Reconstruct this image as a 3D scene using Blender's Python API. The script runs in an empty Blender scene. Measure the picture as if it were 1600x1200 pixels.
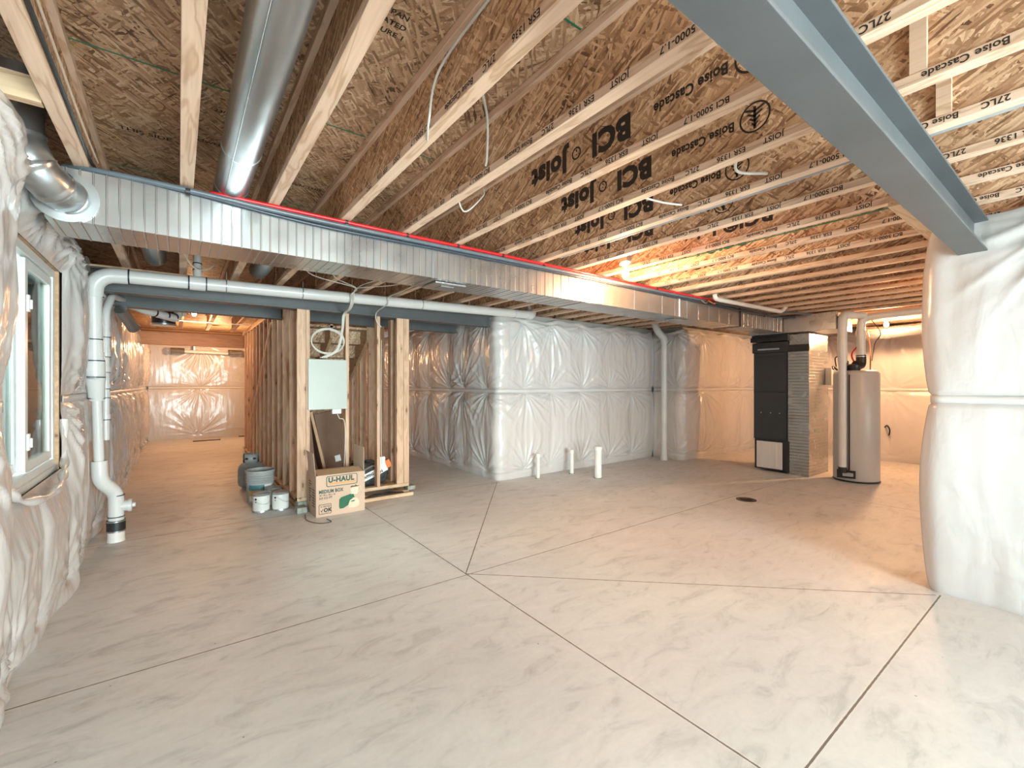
import bpy, bmesh, math, random
import numpy as np
from mathutils import Vector, Matrix
S = bpy.context.scene
C = S.collection
PI = math.pi
rnd = random.Random(7)

# ------------------------------------------------------------------ camera
CAM_H = 1.37
cd = bpy.data.cameras.new('camera'); cam = bpy.data.objects.new('camera', cd); C.objects.link(cam)
cam.location = (0, 0, CAM_H)
cd.sensor_width = 36; cd.lens = 36*695/1600; cd.clip_start = .02
cam.rotation_euler = (PI/2, 0, -math.atan2(.6, .8))
S.camera = cam
# ------------------------------------------------------------------ exposure / world
S.view_settings.view_transform = 'Standard'; S.view_settings.look = 'None'
S.view_settings.exposure = 0.92; S.view_settings.gamma = 1; S.view_settings.use_curve_mapping = False
w = bpy.data.worlds.new('world'); S.world = w; w.use_nodes = True
w.node_tree.nodes['Background'].inputs[0].default_value = (.80, .92, 1, 1)
w.node_tree.nodes['Background'].inputs[1].default_value = 0.85

def area(name, loc, rot, sx, sy, power, col):
    l = bpy.data.lights.new(name, 'AREA'); l.shape = 'RECTANGLE'; l.size = sx; l.size_y = sy
    l.energy = power; l.color = col
    o = bpy.data.objects.new(name, l); o.location = loc; o.rotation_euler = rot; C.objects.link(o); return o
# daylight just outside the openings; the rear door and window are added, unseen
area('fill_added_door', (1.4, -3.35, 1.05), (PI/2+.22, 0, 0), 3.4, 2.0, 540, (.93, .92, .98))
area('fill_added_window', (5.9, -3.35, 1.5), (PI/2, 0, 0), 2.2, 1.3, 60, (.93, .92, .98))
area('daylight_side_window', (-1.75, 3.1, 2.5), (0, -PI/2+.75, 0), 1.4, 2.2, 160, (.88, .98, 1))
WARM = (1, .56, .27)
BULB_W = dict(main=44, boiler=88, corridor=26, far=50, rear=30)  # corridor, far and rear bulbs are added, hidden from the camera

# ------------------------------------------------------------------ helpers
def wloc(o):
    v = Vector((0, 0, 0))
    while o is not None: v += o.location; o = o.parent
    return v
def tag(o, label=None, cat=None, group=None, kind=None):
    if label: o['label'] = label
    if cat: o['category'] = cat
    if group: o['group'] = group
    if kind: o['kind'] = kind
    return o
def thing(name, loc, label, cat, group=None):
    o = bpy.data.objects.new(name, None); o.empty_display_size = .05; C.objects.link(o)
    o.location = loc; return tag(o, label, cat, group)
def copy_tree(o, parent=None):
    c = o.copy(); C.objects.link(c); c.parent = parent
    for ch in [x for x in S.objects if x.parent == o]: copy_tree(ch, c)
    return c
class MB:
    """collects shapes in world coordinates; build() makes one mesh object"""
    def __init__(s): s.v = []; s.f = []; s.sm = []
    def add(s, vs, fs, smooth=False):
        n = len(s.v); s.v += [tuple(v) for v in vs]
        s.f += [tuple(i+n for i in f) for f in fs]; s.sm += [smooth]*len(fs); return s
    def box(s, x0, x1, y0, y1, z0, z1, rot=None):
        vs = [Vector((x, y, z)) for x in (x0, x1) for y in (y0, y1) for z in (z0, z1)]
        if rot is not None:
            c = Vector(((x0+x1)/2, (y0+y1)/2, (z0+z1)/2)); vs = [rot @ (v-c) + c for v in vs]
        return s.add(vs, [(0,1,3,2),(4,6,7,5),(0,4,5,1),(2,3,7,6),(0,2,6,4),(1,5,7,3)])
    def tube(s, pts, r, n=12, caps=True):
        pts = [Vector(p) for p in pts]
        rs = r if isinstance(r, (list, tuple)) else [r]*len(pts)
        vs = []; m = len(pts); up = None
        for i, p in enumerate(pts):
            a = pts[max(i-1, 0)]; b = pts[min(i+1, m-1)]
            t = (b-a)
            if t.length < 1e-9: t = (pts[min(i+2, m-1)]-pts[max(i-2, 0)])
            t.normalize()
            if up is None:
                up = Vector((0,0,1)) if abs(t.z) < .9 else Vector((1,0,0))
            x = up - t*up.dot(t)
            if x.length < 1e-6: x = t.orthogonal()
            x.normalize(); up = x; y = t.cross(x)
            for k in range(n):
                a_ = 2*PI*k/n; vs.append(p + (x*math.cos(a_) + y*math.sin(a_))*rs[i])
        fs = [(i*n+k, i*n+(k+1)%n, (i+1)*n+(k+1)%n, (i+1)*n+k) for i in range(m-1) for k in range(n)]
        s.add(vs, fs, True)
        if caps:
            s.add(vs[:n], [tuple(range(n))[::-1]]); s.add(vs[-n:], [tuple(range(n))])
        return s
    def lathe(s, prof, c, n=28, axis='z', caps=True):
        """prof: list of (r, h) from c along axis"""
        vs = []
        for r, h in prof:
            for k in range(n):
                a = 2*PI*k/n; p = (r*math.cos(a), r*math.sin(a), h)
                if axis == 'x': p = (h, p[0], p[1])
                if axis == 'y': p = (p[1], h, p[0])
                vs.append((c[0]+p[0], c[1]+p[1], c[2]+p[2]))
        m = len(prof)
        s.add(vs, [(i*n+k, i*n+(k+1)%n, (i+1)*n+(k+1)%n, (i+1)*n+k) for i in range(m-1) for k in range(n)], True)
        if caps:
            s.add(vs[:n], [tuple(range(n))[::-1]]); s.add(vs[-n:], [tuple(range(n))])
        return s
    def build(s, name, mat, parent=None, bevel=0, label=None, kind=None):
        me = bpy.data.meshes.new(name)
        o = bpy.data.objects.new(name, me); C.objects.link(o)
        off = Vector((0,0,0))
        if parent is not None: o.parent = parent; off = wloc(parent)
        else:
            V = np.array(s.v); off = Vector(((V[:,0].min()+V[:,0].max())/2, (V[:,1].min()+V[:,1].max())/2, V[:,2].min())); o.location = off
        me.from_pydata([(v[0]-off.x, v[1]-off.y, v[2]-off.z) for v in s.v], [], s.f)
        me.polygons.foreach_set('use_smooth', s.sm)
        me.materials.append(mat)
        bm = bmesh.new(); bm.from_mesh(me); bmesh.ops.remove_doubles(bm, verts=bm.verts, dist=1e-5)
        bmesh.ops.recalc_face_normals(bm, faces=bm.faces)
        for e in bm.edges:
            if len(e.link_faces) == 2 and e.calc_face_angle(0) > .75: e.smooth = False
        bm.to_mesh(me); bm.free()
        if bevel:
            b = o.modifiers.new('bevel', 'BEVEL'); b.width = bevel; b.segments = 2; b.limit_method = 'ANGLE'
        if label: o['label'] = label
        if kind: o['kind'] = kind
        return o
def arc(c, u, v, r, a0, a1, n=8):
    c = Vector(c); u = Vector(u); v = Vector(v)
    return [c + (u*math.cos(a0+(a1-a0)*i/n) + v*math.sin(a0+(a1-a0)*i/n))*r for i in range(n+1)]
def smooth_path(pts, sub=8):
    pts = [Vector(p) for p in pts]; out = []
    P = [pts[0]*2-pts[1]] + pts + [pts[-1]*2-pts[-2]]
    for i in range(1, len(P)-2):
        for k in range(sub):
            t = k/sub; a, b, c, d = P[i-1], P[i], P[i+1], P[i+2]
            out.append(.5*((2*b)+(c-a)*t+(2*a-5*b+4*c-d)*t*t+(3*b-a-3*c+d)*t**3))
    out.append(pts[-1]); return out
def bend_path(pts, r, n=6):
    """polyline with rounded corners"""
    pts = [Vector(p) for p in pts]; out = [pts[0]]
    for i in range(1, len(pts)-1):
        a, b, c = pts[i-1], pts[i], pts[i+1]
        d1 = (a-b).normalized(); d2 = (c-b).normalized()
        rr = min(r, (a-b).length*.49, (c-b).length*.49)
        p, q = b+d1*rr, b+d2*rr
        for k in range(n+1):
            t = k/n; out.append(p*(1-t)**2 + b*2*t*(1-t) + q*t*t)
    out.append(pts[-1]); return out
def text(name, body, size, origin, xa, ya, mat, parent, bold=0, align='LEFT', sx=1, lift=.0006):
    cu = bpy.data.curves.new('t', 'FONT'); cu.body = body; cu.size = size; cu.offset = bold
    cu.align_x = align; cu.resolution_u = 3; cu.space_character = 1 + 1.6*bold/size
    t = bpy.data.objects.new('t', cu); C.objects.link(t)
    dg = bpy.context.evaluated_depsgraph_get(); dg.update()
    me = bpy.data.meshes.new_from_object(t.evaluated_get(dg))
    bpy.data.objects.remove(t); bpy.data.curves.remove(cu)
    xa = Vector(xa).normalized(); ya = Vector(ya).normalized(); za = xa.cross(ya)
    off = wloc(parent); og = Vector(origin) - off + za*lift
    for v in me.vertices: v.co = og + xa*v.co.x*sx + ya*v.co.y
    me.materials.clear(); me.materials.append(mat); me.name = name
    o = bpy.data.objects.new(name, me); C.objects.link(o); o.parent = parent
    return o

# ------------------------------------------------------------------ materials
def new_mat(name):
    m = bpy.data.materials.new(name); m.use_nodes = True; nt = m.node_tree
    return m, nt, nt.nodes['Principled BSDF']
def N(nt, typ, **kw):
    n = nt.nodes.new(typ)
    for k, v in kw.items():
        if k == 'op': n.operation = v
        elif isinstance(k, str) and hasattr(n, k): setattr(n, k, v)
    return n
def math_(nt, op, a, b=None, c=None):
    n = nt.nodes.new('ShaderNodeMath'); n.operation = op
    for i, x in enumerate((a, b, c)):
        if x is None: continue
        if isinstance(x, (int, float)): n.inputs[i].default_value = x
        else: nt.links.new(x, n.inputs[i])
    return n.outputs[0]
def mixc(nt, f, a, b, typ='MIX'):
    n = nt.nodes.new('ShaderNodeMix'); n.data_type = 'RGBA'; n.blend_type = typ
    for i, x in ((0, f), (6, a), (7, b)):
        if isinstance(x, (int, float)): n.inputs[i].default_value = x
        elif isinstance(x, tuple): n.inputs[i].default_value = (*x, 1)
        else: nt.links.new(x, n.inputs[i])
    return n.outputs[2]
def ramp(nt, fac, stops, interp='LINEAR'):
    n = nt.nodes.new('ShaderNodeValToRGB'); n.color_ramp.interpolation = interp
    e = n.color_ramp.elements
    while len(e) < len(stops): e.new(.5)
    for el, (p, c) in zip(e, stops):
        el.position = p; el.color = (*c, 1) if isinstance(c, tuple) else (c, c, c, 1)
    nt.links.new(fac, n.inputs[0]); return n.outputs[0]
def coords(nt, rand=True):
    tc = nt.nodes.new('ShaderNodeTexCoord'); out = tc.outputs['Object']
    if rand:
        oi = nt.nodes.new('ShaderNodeObjectInfo')
        r = math_(nt, 'MULTIPLY', oi.outputs['Random'], 37.0)
        a = nt.nodes.new('ShaderNodeVectorMath'); a.operation = 'ADD'
        nt.links.new(out, a.inputs[0]); nt.links.new(r, a.inputs[1]); out = a.outputs[0]
    return out
def mapping(nt, vec, scale=(1,1,1), rot=(0,0,0), loc=(0,0,0)):
    m = nt.nodes.new('ShaderNodeMapping'); nt.links.new(vec, m.inputs[0])
    m.inputs['Scale'].default_value = scale; m.inputs['Rotation'].default_value = rot; m.inputs['Location'].default_value = loc
    return m.outputs[0]
def noise(nt, vec, scale=5, detail=3, rough=.5, dist=0, col=False):
    n = nt.nodes.new('ShaderNodeTexNoise'); nt.links.new(vec, n.inputs['Vector'])
    n.inputs['Scale'].default_value = scale; n.inputs['Detail'].default_value = detail
    n.inputs['Roughness'].default_value = rough; n.inputs['Distortion'].default_value = dist
    return n.outputs['Color' if col else 'Fac']
def bump(nt, h, bsdf, strength=.3, dist=.01):
    b = nt.nodes.new('ShaderNodeBump'); b.inputs['Strength'].default_value = strength
    b.inputs['Distance'].default_value = dist; nt.links.new(h, b.inputs['Height'])
    nt.links.new(b.outputs[0], bsdf.inputs['Normal'])
def simple(name, col, rough=.5, metal=0, var=.12, scale=8, bmp=0, coat=0):
    m, nt, b = new_mat(name)
    v = noise(nt, coords(nt), scale, 4)
    dark = tuple(c*(1-var) for c in col); lite = tuple(min(1, c*(1+var)) for c in col)
    nt.links.new(ramp(nt, v, [(.3, dark), (.7, lite)]), b.inputs['Base Color'])
    b.inputs['Roughness'].default_value = rough; b.inputs['Metallic'].default_value = metal
    if coat: b.inputs['Coat Weight'].default_value = coat
    if bmp: bump(nt, noise(nt, coords(nt), scale*6, 4), b, bmp, .004)
    return m
def osb(name, plane, angle=0, tint=1.0, warm=1.0):
    m, nt, b = new_mat(name)
    co = coords(nt)
    sep = nt.nodes.new('ShaderNodeSeparateXYZ'); nt.links.new(co, sep.inputs[0])
    cmb = nt.nodes.new('ShaderNodeCombineXYZ')
    ax = {'yz': ('Y', 'Z'), 'xy': ('X', 'Y'), 'xz': ('X', 'Z')}[plane]
    nt.links.new(sep.outputs[ax[0]], cmb.inputs[0]); nt.links.new(sep.outputs[ax[1]], cmb.inputs[1])
    base = cmb.outputs[0]
    dn = nt.nodes.new('ShaderNodeVectorMath'); dn.operation = 'MULTIPLY_ADD'
    nt.links.new(noise(nt, base, 22, 3, col=True), dn.inputs[0]); dn.inputs[1].default_value = (.014, .014, 0)
    nt.links.new(base, dn.inputs[2]); base = dn.outputs[0]
    shade = None; hgt = None
    for i, (da, L, W) in enumerate(((0, .15, .016), (.5, .12, .014), (-.45, .11, .012), (.95, .075, .011), (-1.0, .07, .010))):
        v = mapping(nt, mapping(nt, base, rot=(0, 0, angle+da), loc=(i*3.1, i*1.7, 0)), scale=(1/L, 1/W, 1))
        vo = nt.nodes.new('ShaderNodeTexVoronoi'); vo.voronoi_dimensions = '2D'; vo.inputs['Scale'].default_value = 1
        nt.links.new(v, vo.inputs['Vector'])
        sp = nt.nodes.new('ShaderNodeSeparateColor'); nt.links.new(vo.outputs['Color'], sp.inputs[0])
        if shade is None: shade = sp.outputs[0]
        else:
            f = math_(nt, 'GREATER_THAN', sp.outputs[1], .52)
            mx = nt.nodes.new('ShaderNodeMix'); mx.data_type = 'FLOAT'
            nt.links.new(f, mx.inputs[0]); nt.links.new(shade, mx.inputs[2]); nt.links.new(sp.outputs[0], mx.inputs[3]); shade = mx.outputs[0]
    big = noise(nt, base, 3.0, 2)
    sh = math_(nt, 'ADD', math_(nt, 'MULTIPLY', shade, .85), math_(nt, 'MULTIPLY', math_(nt, 'SUBTRACT', big, .42), .6))
    t = lambda r, g, bl: (r*tint*warm, g*tint*.95, bl*tint*.95/warm)
    col = ramp(nt, sh, [(0, t(.13, .062, .032)), (.13, t(.30, .17, .09)), (.4, t(.50, .32, .19)), (.7, t(.66, .46, .29)), (.95, t(.84, .66, .46))])
    fine = noise(nt, mapping(nt, base, scale=(1, 1, 1), rot=(0, 0, angle)), 160, 2)
    col = mixc(nt, .35, col, ramp(nt, fine, [(.3, .55), (.7, 1.0)]), 'MULTIPLY')
    nt.links.new(col, b.inputs['Base Color']); b.inputs['Roughness'].default_value = .62
    bump(nt, shade, b, .35, .002)
    return m
def wood(name, axis, c0, c1, lines=True, freq=9, knots=False, rough=.55):
    """grain runs along axis (0 x,1 y,2 z)"""
    m, nt, b = new_mat(name)
    co = coords(nt)
    sc = [9.0, 9.0, 9.0]; sc[axis] = 1.3
    v = mapping(nt, co, scale=tuple(sc))
    n1 = noise(nt, v, 1.2, 3, .5, .6)
    wv = math_(nt, 'SINE', math_(nt, 'MULTIPLY', n1, freq*6.28))
    ln = math_(nt, 'POWER', math_(nt, 'ADD', math_(nt, 'MULTIPLY', wv, .5), .5), 5 if lines else 1.5)
    sc2 = [90.0, 90.0, 90.0]; sc2[axis] = 4
    fib = noise(nt, mapping(nt, co, scale=tuple(sc2)), 1, 3)
    col = mixc(nt, math_(nt, 'MULTIPLY', ln, .75), c0, c1)
    col = mixc(nt, .5, col, ramp(nt, fib, [(.25, .72), (.7, 1.0)]), 'MULTIPLY')
    pl = noise(nt, co, 1.7, 2)
    col = mixc(nt, .6, col, ramp(nt, pl, [(.3, (.86, .80, .76)), (.7, (1, 1, 1))]), 'MULTIPLY')
    if knots:
        sk = [14.0, 14.0, 14.0]; sk[axis] = 4.5
        vo = nt.nodes.new('ShaderNodeTexVoronoi'); nt.links.new(mapping(nt, co, scale=tuple(sk)), vo.inputs['Vector']); vo.inputs['Scale'].default_value = 1
        sp = nt.nodes.new('ShaderNodeSeparateColor'); nt.links.new(vo.outputs['Color'], sp.inputs[0])
        pick = math_(nt, 'GREATER_THAN', sp.outputs[0], .55)
        k = math_(nt, 'MULTIPLY', math_(nt, 'LESS_THAN', vo.outputs['Distance'], .16), pick)
        ring = math_(nt, 'MULTIPLY', math_(nt, 'LESS_THAN', vo.outputs['Distance'], .30), pick)
        col = mixc(nt, math_(nt, 'MULTIPLY', ring, .35), col, (.36, .18, .08))
        col = mixc(nt, math_(nt, 'MULTIPLY', k, .8), col, (.13, .06, .03))
    nt.links.new(col, b.inputs['Base Color']); b.inputs['Roughness'].default_value = rough
    bump(nt, fib, b, .15, .002)
    return m
def sheet_mat(name, col=(.62, .595, .59)):
    m, nt, b = new_mat(name)
    co = coords(nt, False)
    big = noise(nt, co, 1.6, 3)
    c = mixc(nt, 1, col, ramp(nt, big, [(.3, (.93, .92, .91)), (.7, (1, 1, 1))]), 'MULTIPLY')
    nt.links.new(c, b.inputs['Base Color'])
    b.inputs['Roughness'].default_value = .24; b.inputs['IOR'].default_value = 1.55
    b.inputs['Coat Weight'].default_value = .3; b.inputs['Coat Roughness'].default_value = .12
    n1 = noise(nt, mapping(nt, co, scale=(1, 1, .35)), 5, 3, .5, .7)
    n2 = noise(nt, mapping(nt, co, scale=(1, 1, .6)), 26, 3, .55, .5)
    h = math_(nt, 'ADD', math_(nt, 'MULTIPLY', math_(nt, 'ABSOLUTE', math_(nt, 'SUBTRACT', n1, .5)), 1.6), math_(nt, 'MULTIPLY', n2, .22))
    bump(nt, h, b, .26, .025)
    return m
def metal_mat(name, col, rough=.32, var=.15, metal=.9, sc=3, bs=3.5, bst=.2):
    m, nt, b = new_mat(name)
    co = coords(nt)
    v = noise(nt, co, sc, 2, .5)
    nt.links.new(ramp(nt, v, [(.3, tuple(c*(1-var) for c in col)), (.7, tuple(min(1, c*(1+var)) for c in col))]), b.inputs['Base Color'])
    r = math_(nt, 'ADD', math_(nt, 'MULTIPLY', v, .12), rough-.06)
    nt.links.new(r, b.inputs['Roughness']); b.inputs['Metallic'].default_value = metal
    bump(nt, noise(nt, co, bs, 1), b, bst, .02)
    return m

M = {}
M['osb_web'] = osb('osb_web', 'yz', PI/2-.1, 1.0, 1.06)
M['osb_ceiling'] = osb('osb_ceiling', 'xy', .1, .88, 1.03)
M['osb_stair'] = osb('osb_stair', 'xz', 0, .9)
M['flange'] = wood('flange_lumber', 1, (.80, .58, .43), (.56, .34, .21), True, 5)
M['flange_x'] = wood('board_lumber_x', 0, (.74, .54, .36), (.52, .33, .20), True, 5)
M['stud'] = wood('stud_lumber', 2, (.68, .455, .31), (.54, .33, .21), False, 5, True)
M['stud_dark'] = wood('stair_lumber', 1, (.55, .36, .22), (.42, .26, .15), False, 5, True)
M['plate'] = wood('plate_lumber', 0, (.74, .54, .36), (.6, .4, .25), False, 5, True)
M['plate_y'] = wood('plate_lumber_y', 1, (.74, .54, .36), (.6, .4, .25), False, 5, True)
M['header'] = wood('header_lumber', 0, (.50, .25, .12), (.40, .19, .09), False, 4)
M['old_block'] = simple('weathered_block', (.30, .31, .27), .8, 0, .3, 20, .3)
M['sheet'] = sheet_mat('poly_sheet')
M['seam'] = simple('seam_tape', (.66, .645, .635), .35, 0, .04, 4, .1)
M['galv'] = metal_mat('galvanised_steel', (.49, .485, .485), .29, .08)
M['galv_round'] = metal_mat('galvanised_pipe', (.44, .465, .48), .30, .12)
M['foil'] = metal_mat('foil_insulation', (.42, .435, .45), .26, .10, .85, 6, 9, .08)
M['beam'] = simple('painted_steel', (.085, .089, .093), .42, 0, .12, 3, .1)
M['pvc'] = simple('white_pvc', (.64, .64, .635), .28, 0, .05, 3)
M['pvc_stub'] = simple('dusty_pvc', (.74, .71, .67), .4, 0, .08, 6)
M['primer'] = simple('dark_primer', (.02, .02, .035), .5)
M['rubber'] = simple('black_rubber', (.016, .016, .018), .45)
M['blackmet'] = simple('black_metal', (.022, .024, .027), .32, .2, .2, 6)
M['charcoal'] = simple('charcoal_cabinet', (.030, .034, .040), .35, .1, .12, 2)
M['red'] = simple('red_pex', (.62, .015, .02), .3)
M['darkpex'] = simple('dark_blue_pipe', (.035, .045, .065), .3)
M['greypipe'] = simple('grey_pipe', (.10, .12, .14), .3)
M['cable'] = simple('white_cable', (.60, .58, .53), .45)
M['conduit'] = simple('grey_conduit', (.30, .31, .32), .4)
M['cable_grey'] = simple('grey_cable', (.40, .41, .42), .45)
M['green'] = simple('green_line', (.015, .17, .09), .5)
M['panel'] = simple('pale_green_enamel', (.42, .445, .405), .35, 0, .03, 2)
M['heater'] = simple('heater_enamel', (.47, .46, .46), .35, 0, .03, 2)
M['white'] = simple('white_vinyl', (.70, .72, .715), .35, 0, .03, 3)
M['porcelain'] = simple('porcelain', (.85, .83, .79), .25)
M['card'] = simple('cardboard', (.56, .40, .30), .75, 0, .06, 3)
M['card_in'] = simple('cardboard_inside', (.42, .27, .16), .8, 0, .06, 3)
M['card_dark'] = simple('brown_cardboard', (.16, .085, .05), .7, 0, .15, 4)
M['ink'] = simple('black_ink', (.018, .018, .02), .6)
M['inkgreen'] = simple('dark_green_ink', (.03, .075, .055), .6)
M['inkgreen2'] = simple('green_ink', (.015, .12, .055), .6)
M['orange'] = simple('orange_ink', (.75, .30, .08), .6)
M['orange_pl'] = simple('orange_plastic', (.85, .20, .05), .4)
M['cream'] = simple('cream_ink', (.68, .57, .42), .6)
M['stamp'] = simple('stamp_ink', (.028, .018, .012), .8)
M['can'] = simple('can_steel', (.42, .42, .41), .35, .6, .2, 14)
M['canlabel'] = simple('can_paper', (.70, .69, .66), .6, 0, .1, 9)
M['bucket'] = simple('bucket_grey', (.36, .37, .37), .45, 0, .15, 6)
M['teal'] = simple('teal_print', (.06, .17, .20), .5)
M['yellow'] = simple('yellow_print', (.62, .40, .12), .5)
M['tank'] = simple('tank_grey', (.29, .31, .31), .4, 0, .15, 8)
M['concrete'] = simple('concrete_wall', (.42, .41, .39), .9, 0, .1, 3, .2)
M['copper'] = metal_mat('copper', (.75, .33, .18), .25)
M['debris'] = simple('dark_debris', (.06, .05, .04), .8)
M['greybag'] = simple('grey_bag', (.10, .105, .11), .6, 0, .4, 9, .4)
M['paper'] = simple('white_paper', (.80, .80, .79), .5, 0, .03)
def emis(name, col, st):
    m, nt, b = new_mat(name); b.inputs['Emission Color'].default_value = (*col, 1); b.inputs['Emission Strength'].default_value = st
    b.inputs['Base Color'].default_value = (*col, 1); return m
M['bulb'] = emis('glowing_bulb', (1, .86, .62), 22)
m, nt, b = new_mat('window_glass')
for n in list(nt.nodes):
    if n.type != 'OUTPUT_MATERIAL': nt.nodes.remove(n)
out = [n for n in nt.nodes if n.type == 'OUTPUT_MATERIAL'][0]
tr = nt.nodes.new('ShaderNodeBsdfTransparent'); tr.inputs[0].default_value = (.86, .95, .92, 1)
gl = nt.nodes.new('ShaderNodeBsdfGlossy'); gl.inputs['Roughness'].default_value = .05
fr = nt.nodes.new('ShaderNodeFresnel'); mx = nt.nodes.new('ShaderNodeMixShader')
nt.links.new(fr.outputs[0], mx.inputs[0]); nt.links.new(tr.outputs[0], mx.inputs[1]); nt.links.new(gl.outputs[0], mx.inputs[2]); nt.links.new(mx.outputs[0], out.inputs[0])
M['glass'] = m

# floor concrete with saw-cut joints
JOINTS = [((-.7, 2.77), (7.2, 2.70)), ((1.66, -3), (1.66, 5.1)), ((1.66, 2.77), (3.55, 5.08)), ((1.66, 2.77), (3.93, .66)),
          ((1.0, .64), (3.95, .64)), ((-.7, 5.13), (1.4, 5.13)), ((-.7, 8.1), (1.2, 8.1)), ((6.38, -1), (6.38, 2.71)), ((1.66, 5.1), (3.6, 5.1))]
m, nt, b = new_mat('concrete_floor')
tc = nt.nodes.new('ShaderNodeNewGeometry'); co = tc.outputs['Position']
sp = nt.nodes.new('ShaderNodeSeparateXYZ'); nt.links.new(co, sp.inputs[0]); X, Y = sp.outputs[0], sp.outputs[1]
wob = math_(nt, 'MULTIPLY', math_(nt, 'SUBTRACT', noise(nt, co, 25, 3), .5), .004)
dmin = None
for (x0, y0), (x1, y1) in JOINTS:
    L = math.hypot(x1-x0, y1-y0); ux, uy = (x1-x0)/L, (y1-y0)/L
    dx = math_(nt, 'SUBTRACT', X, x0); dy = math_(nt, 'SUBTRACT', Y, y0)
    al = math_(nt, 'ADD', math_(nt, 'MULTIPLY', dx, ux), math_(nt, 'MULTIPLY', dy, uy))
    pe = math_(nt, 'ABSOLUTE', math_(nt, 'SUBTRACT', math_(nt, 'MULTIPLY', dx, uy), math_(nt, 'MULTIPLY', dy, ux)))
    over = math_(nt, 'ABSOLUTE', math_(nt, 'SUBTRACT', al, L/2))
    over = math_(nt, 'MAXIMUM', math_(nt, 'SUBTRACT', over, L/2), 0)
    d = math_(nt, 'ADD', pe, over)
    dmin = d if dmin is None else math_(nt, 'MINIMUM', dmin, d)
dmin = math_(nt, 'ADD', dmin, wob)
groove = math_(nt, 'LESS_THAN', dmin, .0042)
lip = math_(nt, 'LESS_THAN', dmin, .011)
n1 = noise(nt, co, .9, 5, .6, .4); n2 = noise(nt, mapping(nt, co, scale=(1, 2.4, 1), rot=(0, 0, .5)), 3.2, 6, .65, 1.2); n3 = noise(nt, co, 40, 3)
col = ramp(nt, n1, [(.3, (.62, .60, .585)), (.7, (.72, .70, .685))])
col = mixc(nt, .75, col, ramp(nt, n2, [(.28, .62), (.45, .90), (.7, 1.0)]), 'MULTIPLY')
col = mixc(nt, .3, col, ramp(nt, n3, [(.3, .85), (.7, 1.0)]), 'MULTIPLY')
# dirty scuffs round the left of the room and in the corridor
dirt = noise(nt, mapping(nt, co, scale=(1, 3.2, 1), rot=(0, 0, .35), loc=(3, 1, 0)), 2.6, 7, .7, .8)
fall = ramp(nt, math_(nt, 'MULTIPLY', math_(nt, 'ADD', math_(nt, 'SUBTRACT', 2.2, X), 0), .4), [(0, 0.0), (1, 1.0)])
dm = math_(nt, 'MULTIPLY', ramp(nt, dirt, [(.55, 0.0), (.68, 1.0)]), fall)
col = mixc(nt, math_(nt, 'MULTIPLY', dm, .32), col, (.26, .22, .18))
vo = nt.nodes.new('ShaderNodeTexVoronoi'); nt.links.new(co, vo.inputs['Vector']); vo.inputs['Scale'].default_value = 5.5
spk = math_(nt, 'LESS_THAN', vo.outputs['Distance'], .028)
col = mixc(nt, math_(nt, 'MULTIPLY', spk, .7), col, (.16, .13, .11))
col = mixc(nt, math_(nt, 'MULTIPLY', lip, .35), col, (.70, .66, .62))
col = mixc(nt, groove, col, (.16, .13, .11))
nt.links.new(col, b.inputs['Base Color'])
nt.links.new(ramp(nt, n2, [(.3, .62), (.7, .42)]), b.inputs['Roughness'])
h = math_(nt, 'ADD', math_(nt, 'MULTIPLY', groove, -1.0), math_(nt, 'MULTIPLY', n3, .05))
bump(nt, h, b, .5, .006)
M['floor'] = m
# ================================================================== SETTING
def struct(mb, name, mat, bevel=0, parent=None, label=None):
    o = mb.build(name, mat, parent, bevel)
    if parent is None: o['kind'] = 'structure'
    if label: o['label'] = label
    return o
WX = -.70                                   # concrete face of the left wall
struct(MB().box(-.9, 10.35, -3.2, 14.0, -.12, 0), 'floor', M['floor'], label='grey concrete floor with saw-cut joints')
struct(MB().box(-.9, 10.35, -3.2, 14.0, 2.712, 2.74), 'ceiling', M['osb_ceiling'], label='strand board subfloor above the joists')
WY0, WY1, WZ0, WZ1 = 2.88, 4.08, .84, 2.10
wl = MB()
wl.box(-.9, WX, -3.2, WY0, 0, 2.40).box(-.9, WX, WY1, 14.0, 0, 2.40).box(-.9, WX, WY0, WY1, 0, WZ0).box(-.9, WX, WY0, WY1, WZ1, 2.40)
struct(wl, 'wall_left', M['concrete'])
struct(MB().box(WX, 3.66, 13.82, 14.0, 0, 2.40), 'wall_far', M['concrete'])
struct(MB().box(3.66, 7.28, 5.20, 5.42, 0, 2.40).box(3.66, 3.86, 5.42, 14.0, 0, 2.40), 'wall_center', M['concrete'])
struct(MB().box(7.28, 10.35, 4.58, 4.8, 0, 2.40).box(7.28, 7.48, 4.8, 5.42, 0, 2.40), 'wall_back', M['concrete'])
struct(MB().box(10.13, 10.35, -3.2, 4.58, 0, 2.40), 'wall_right', M['concrete'])
struct(MB().box(4.06, 4.28, -3.0, .64, 0, 2.18), 'wall_inner', M['concrete'])
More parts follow.
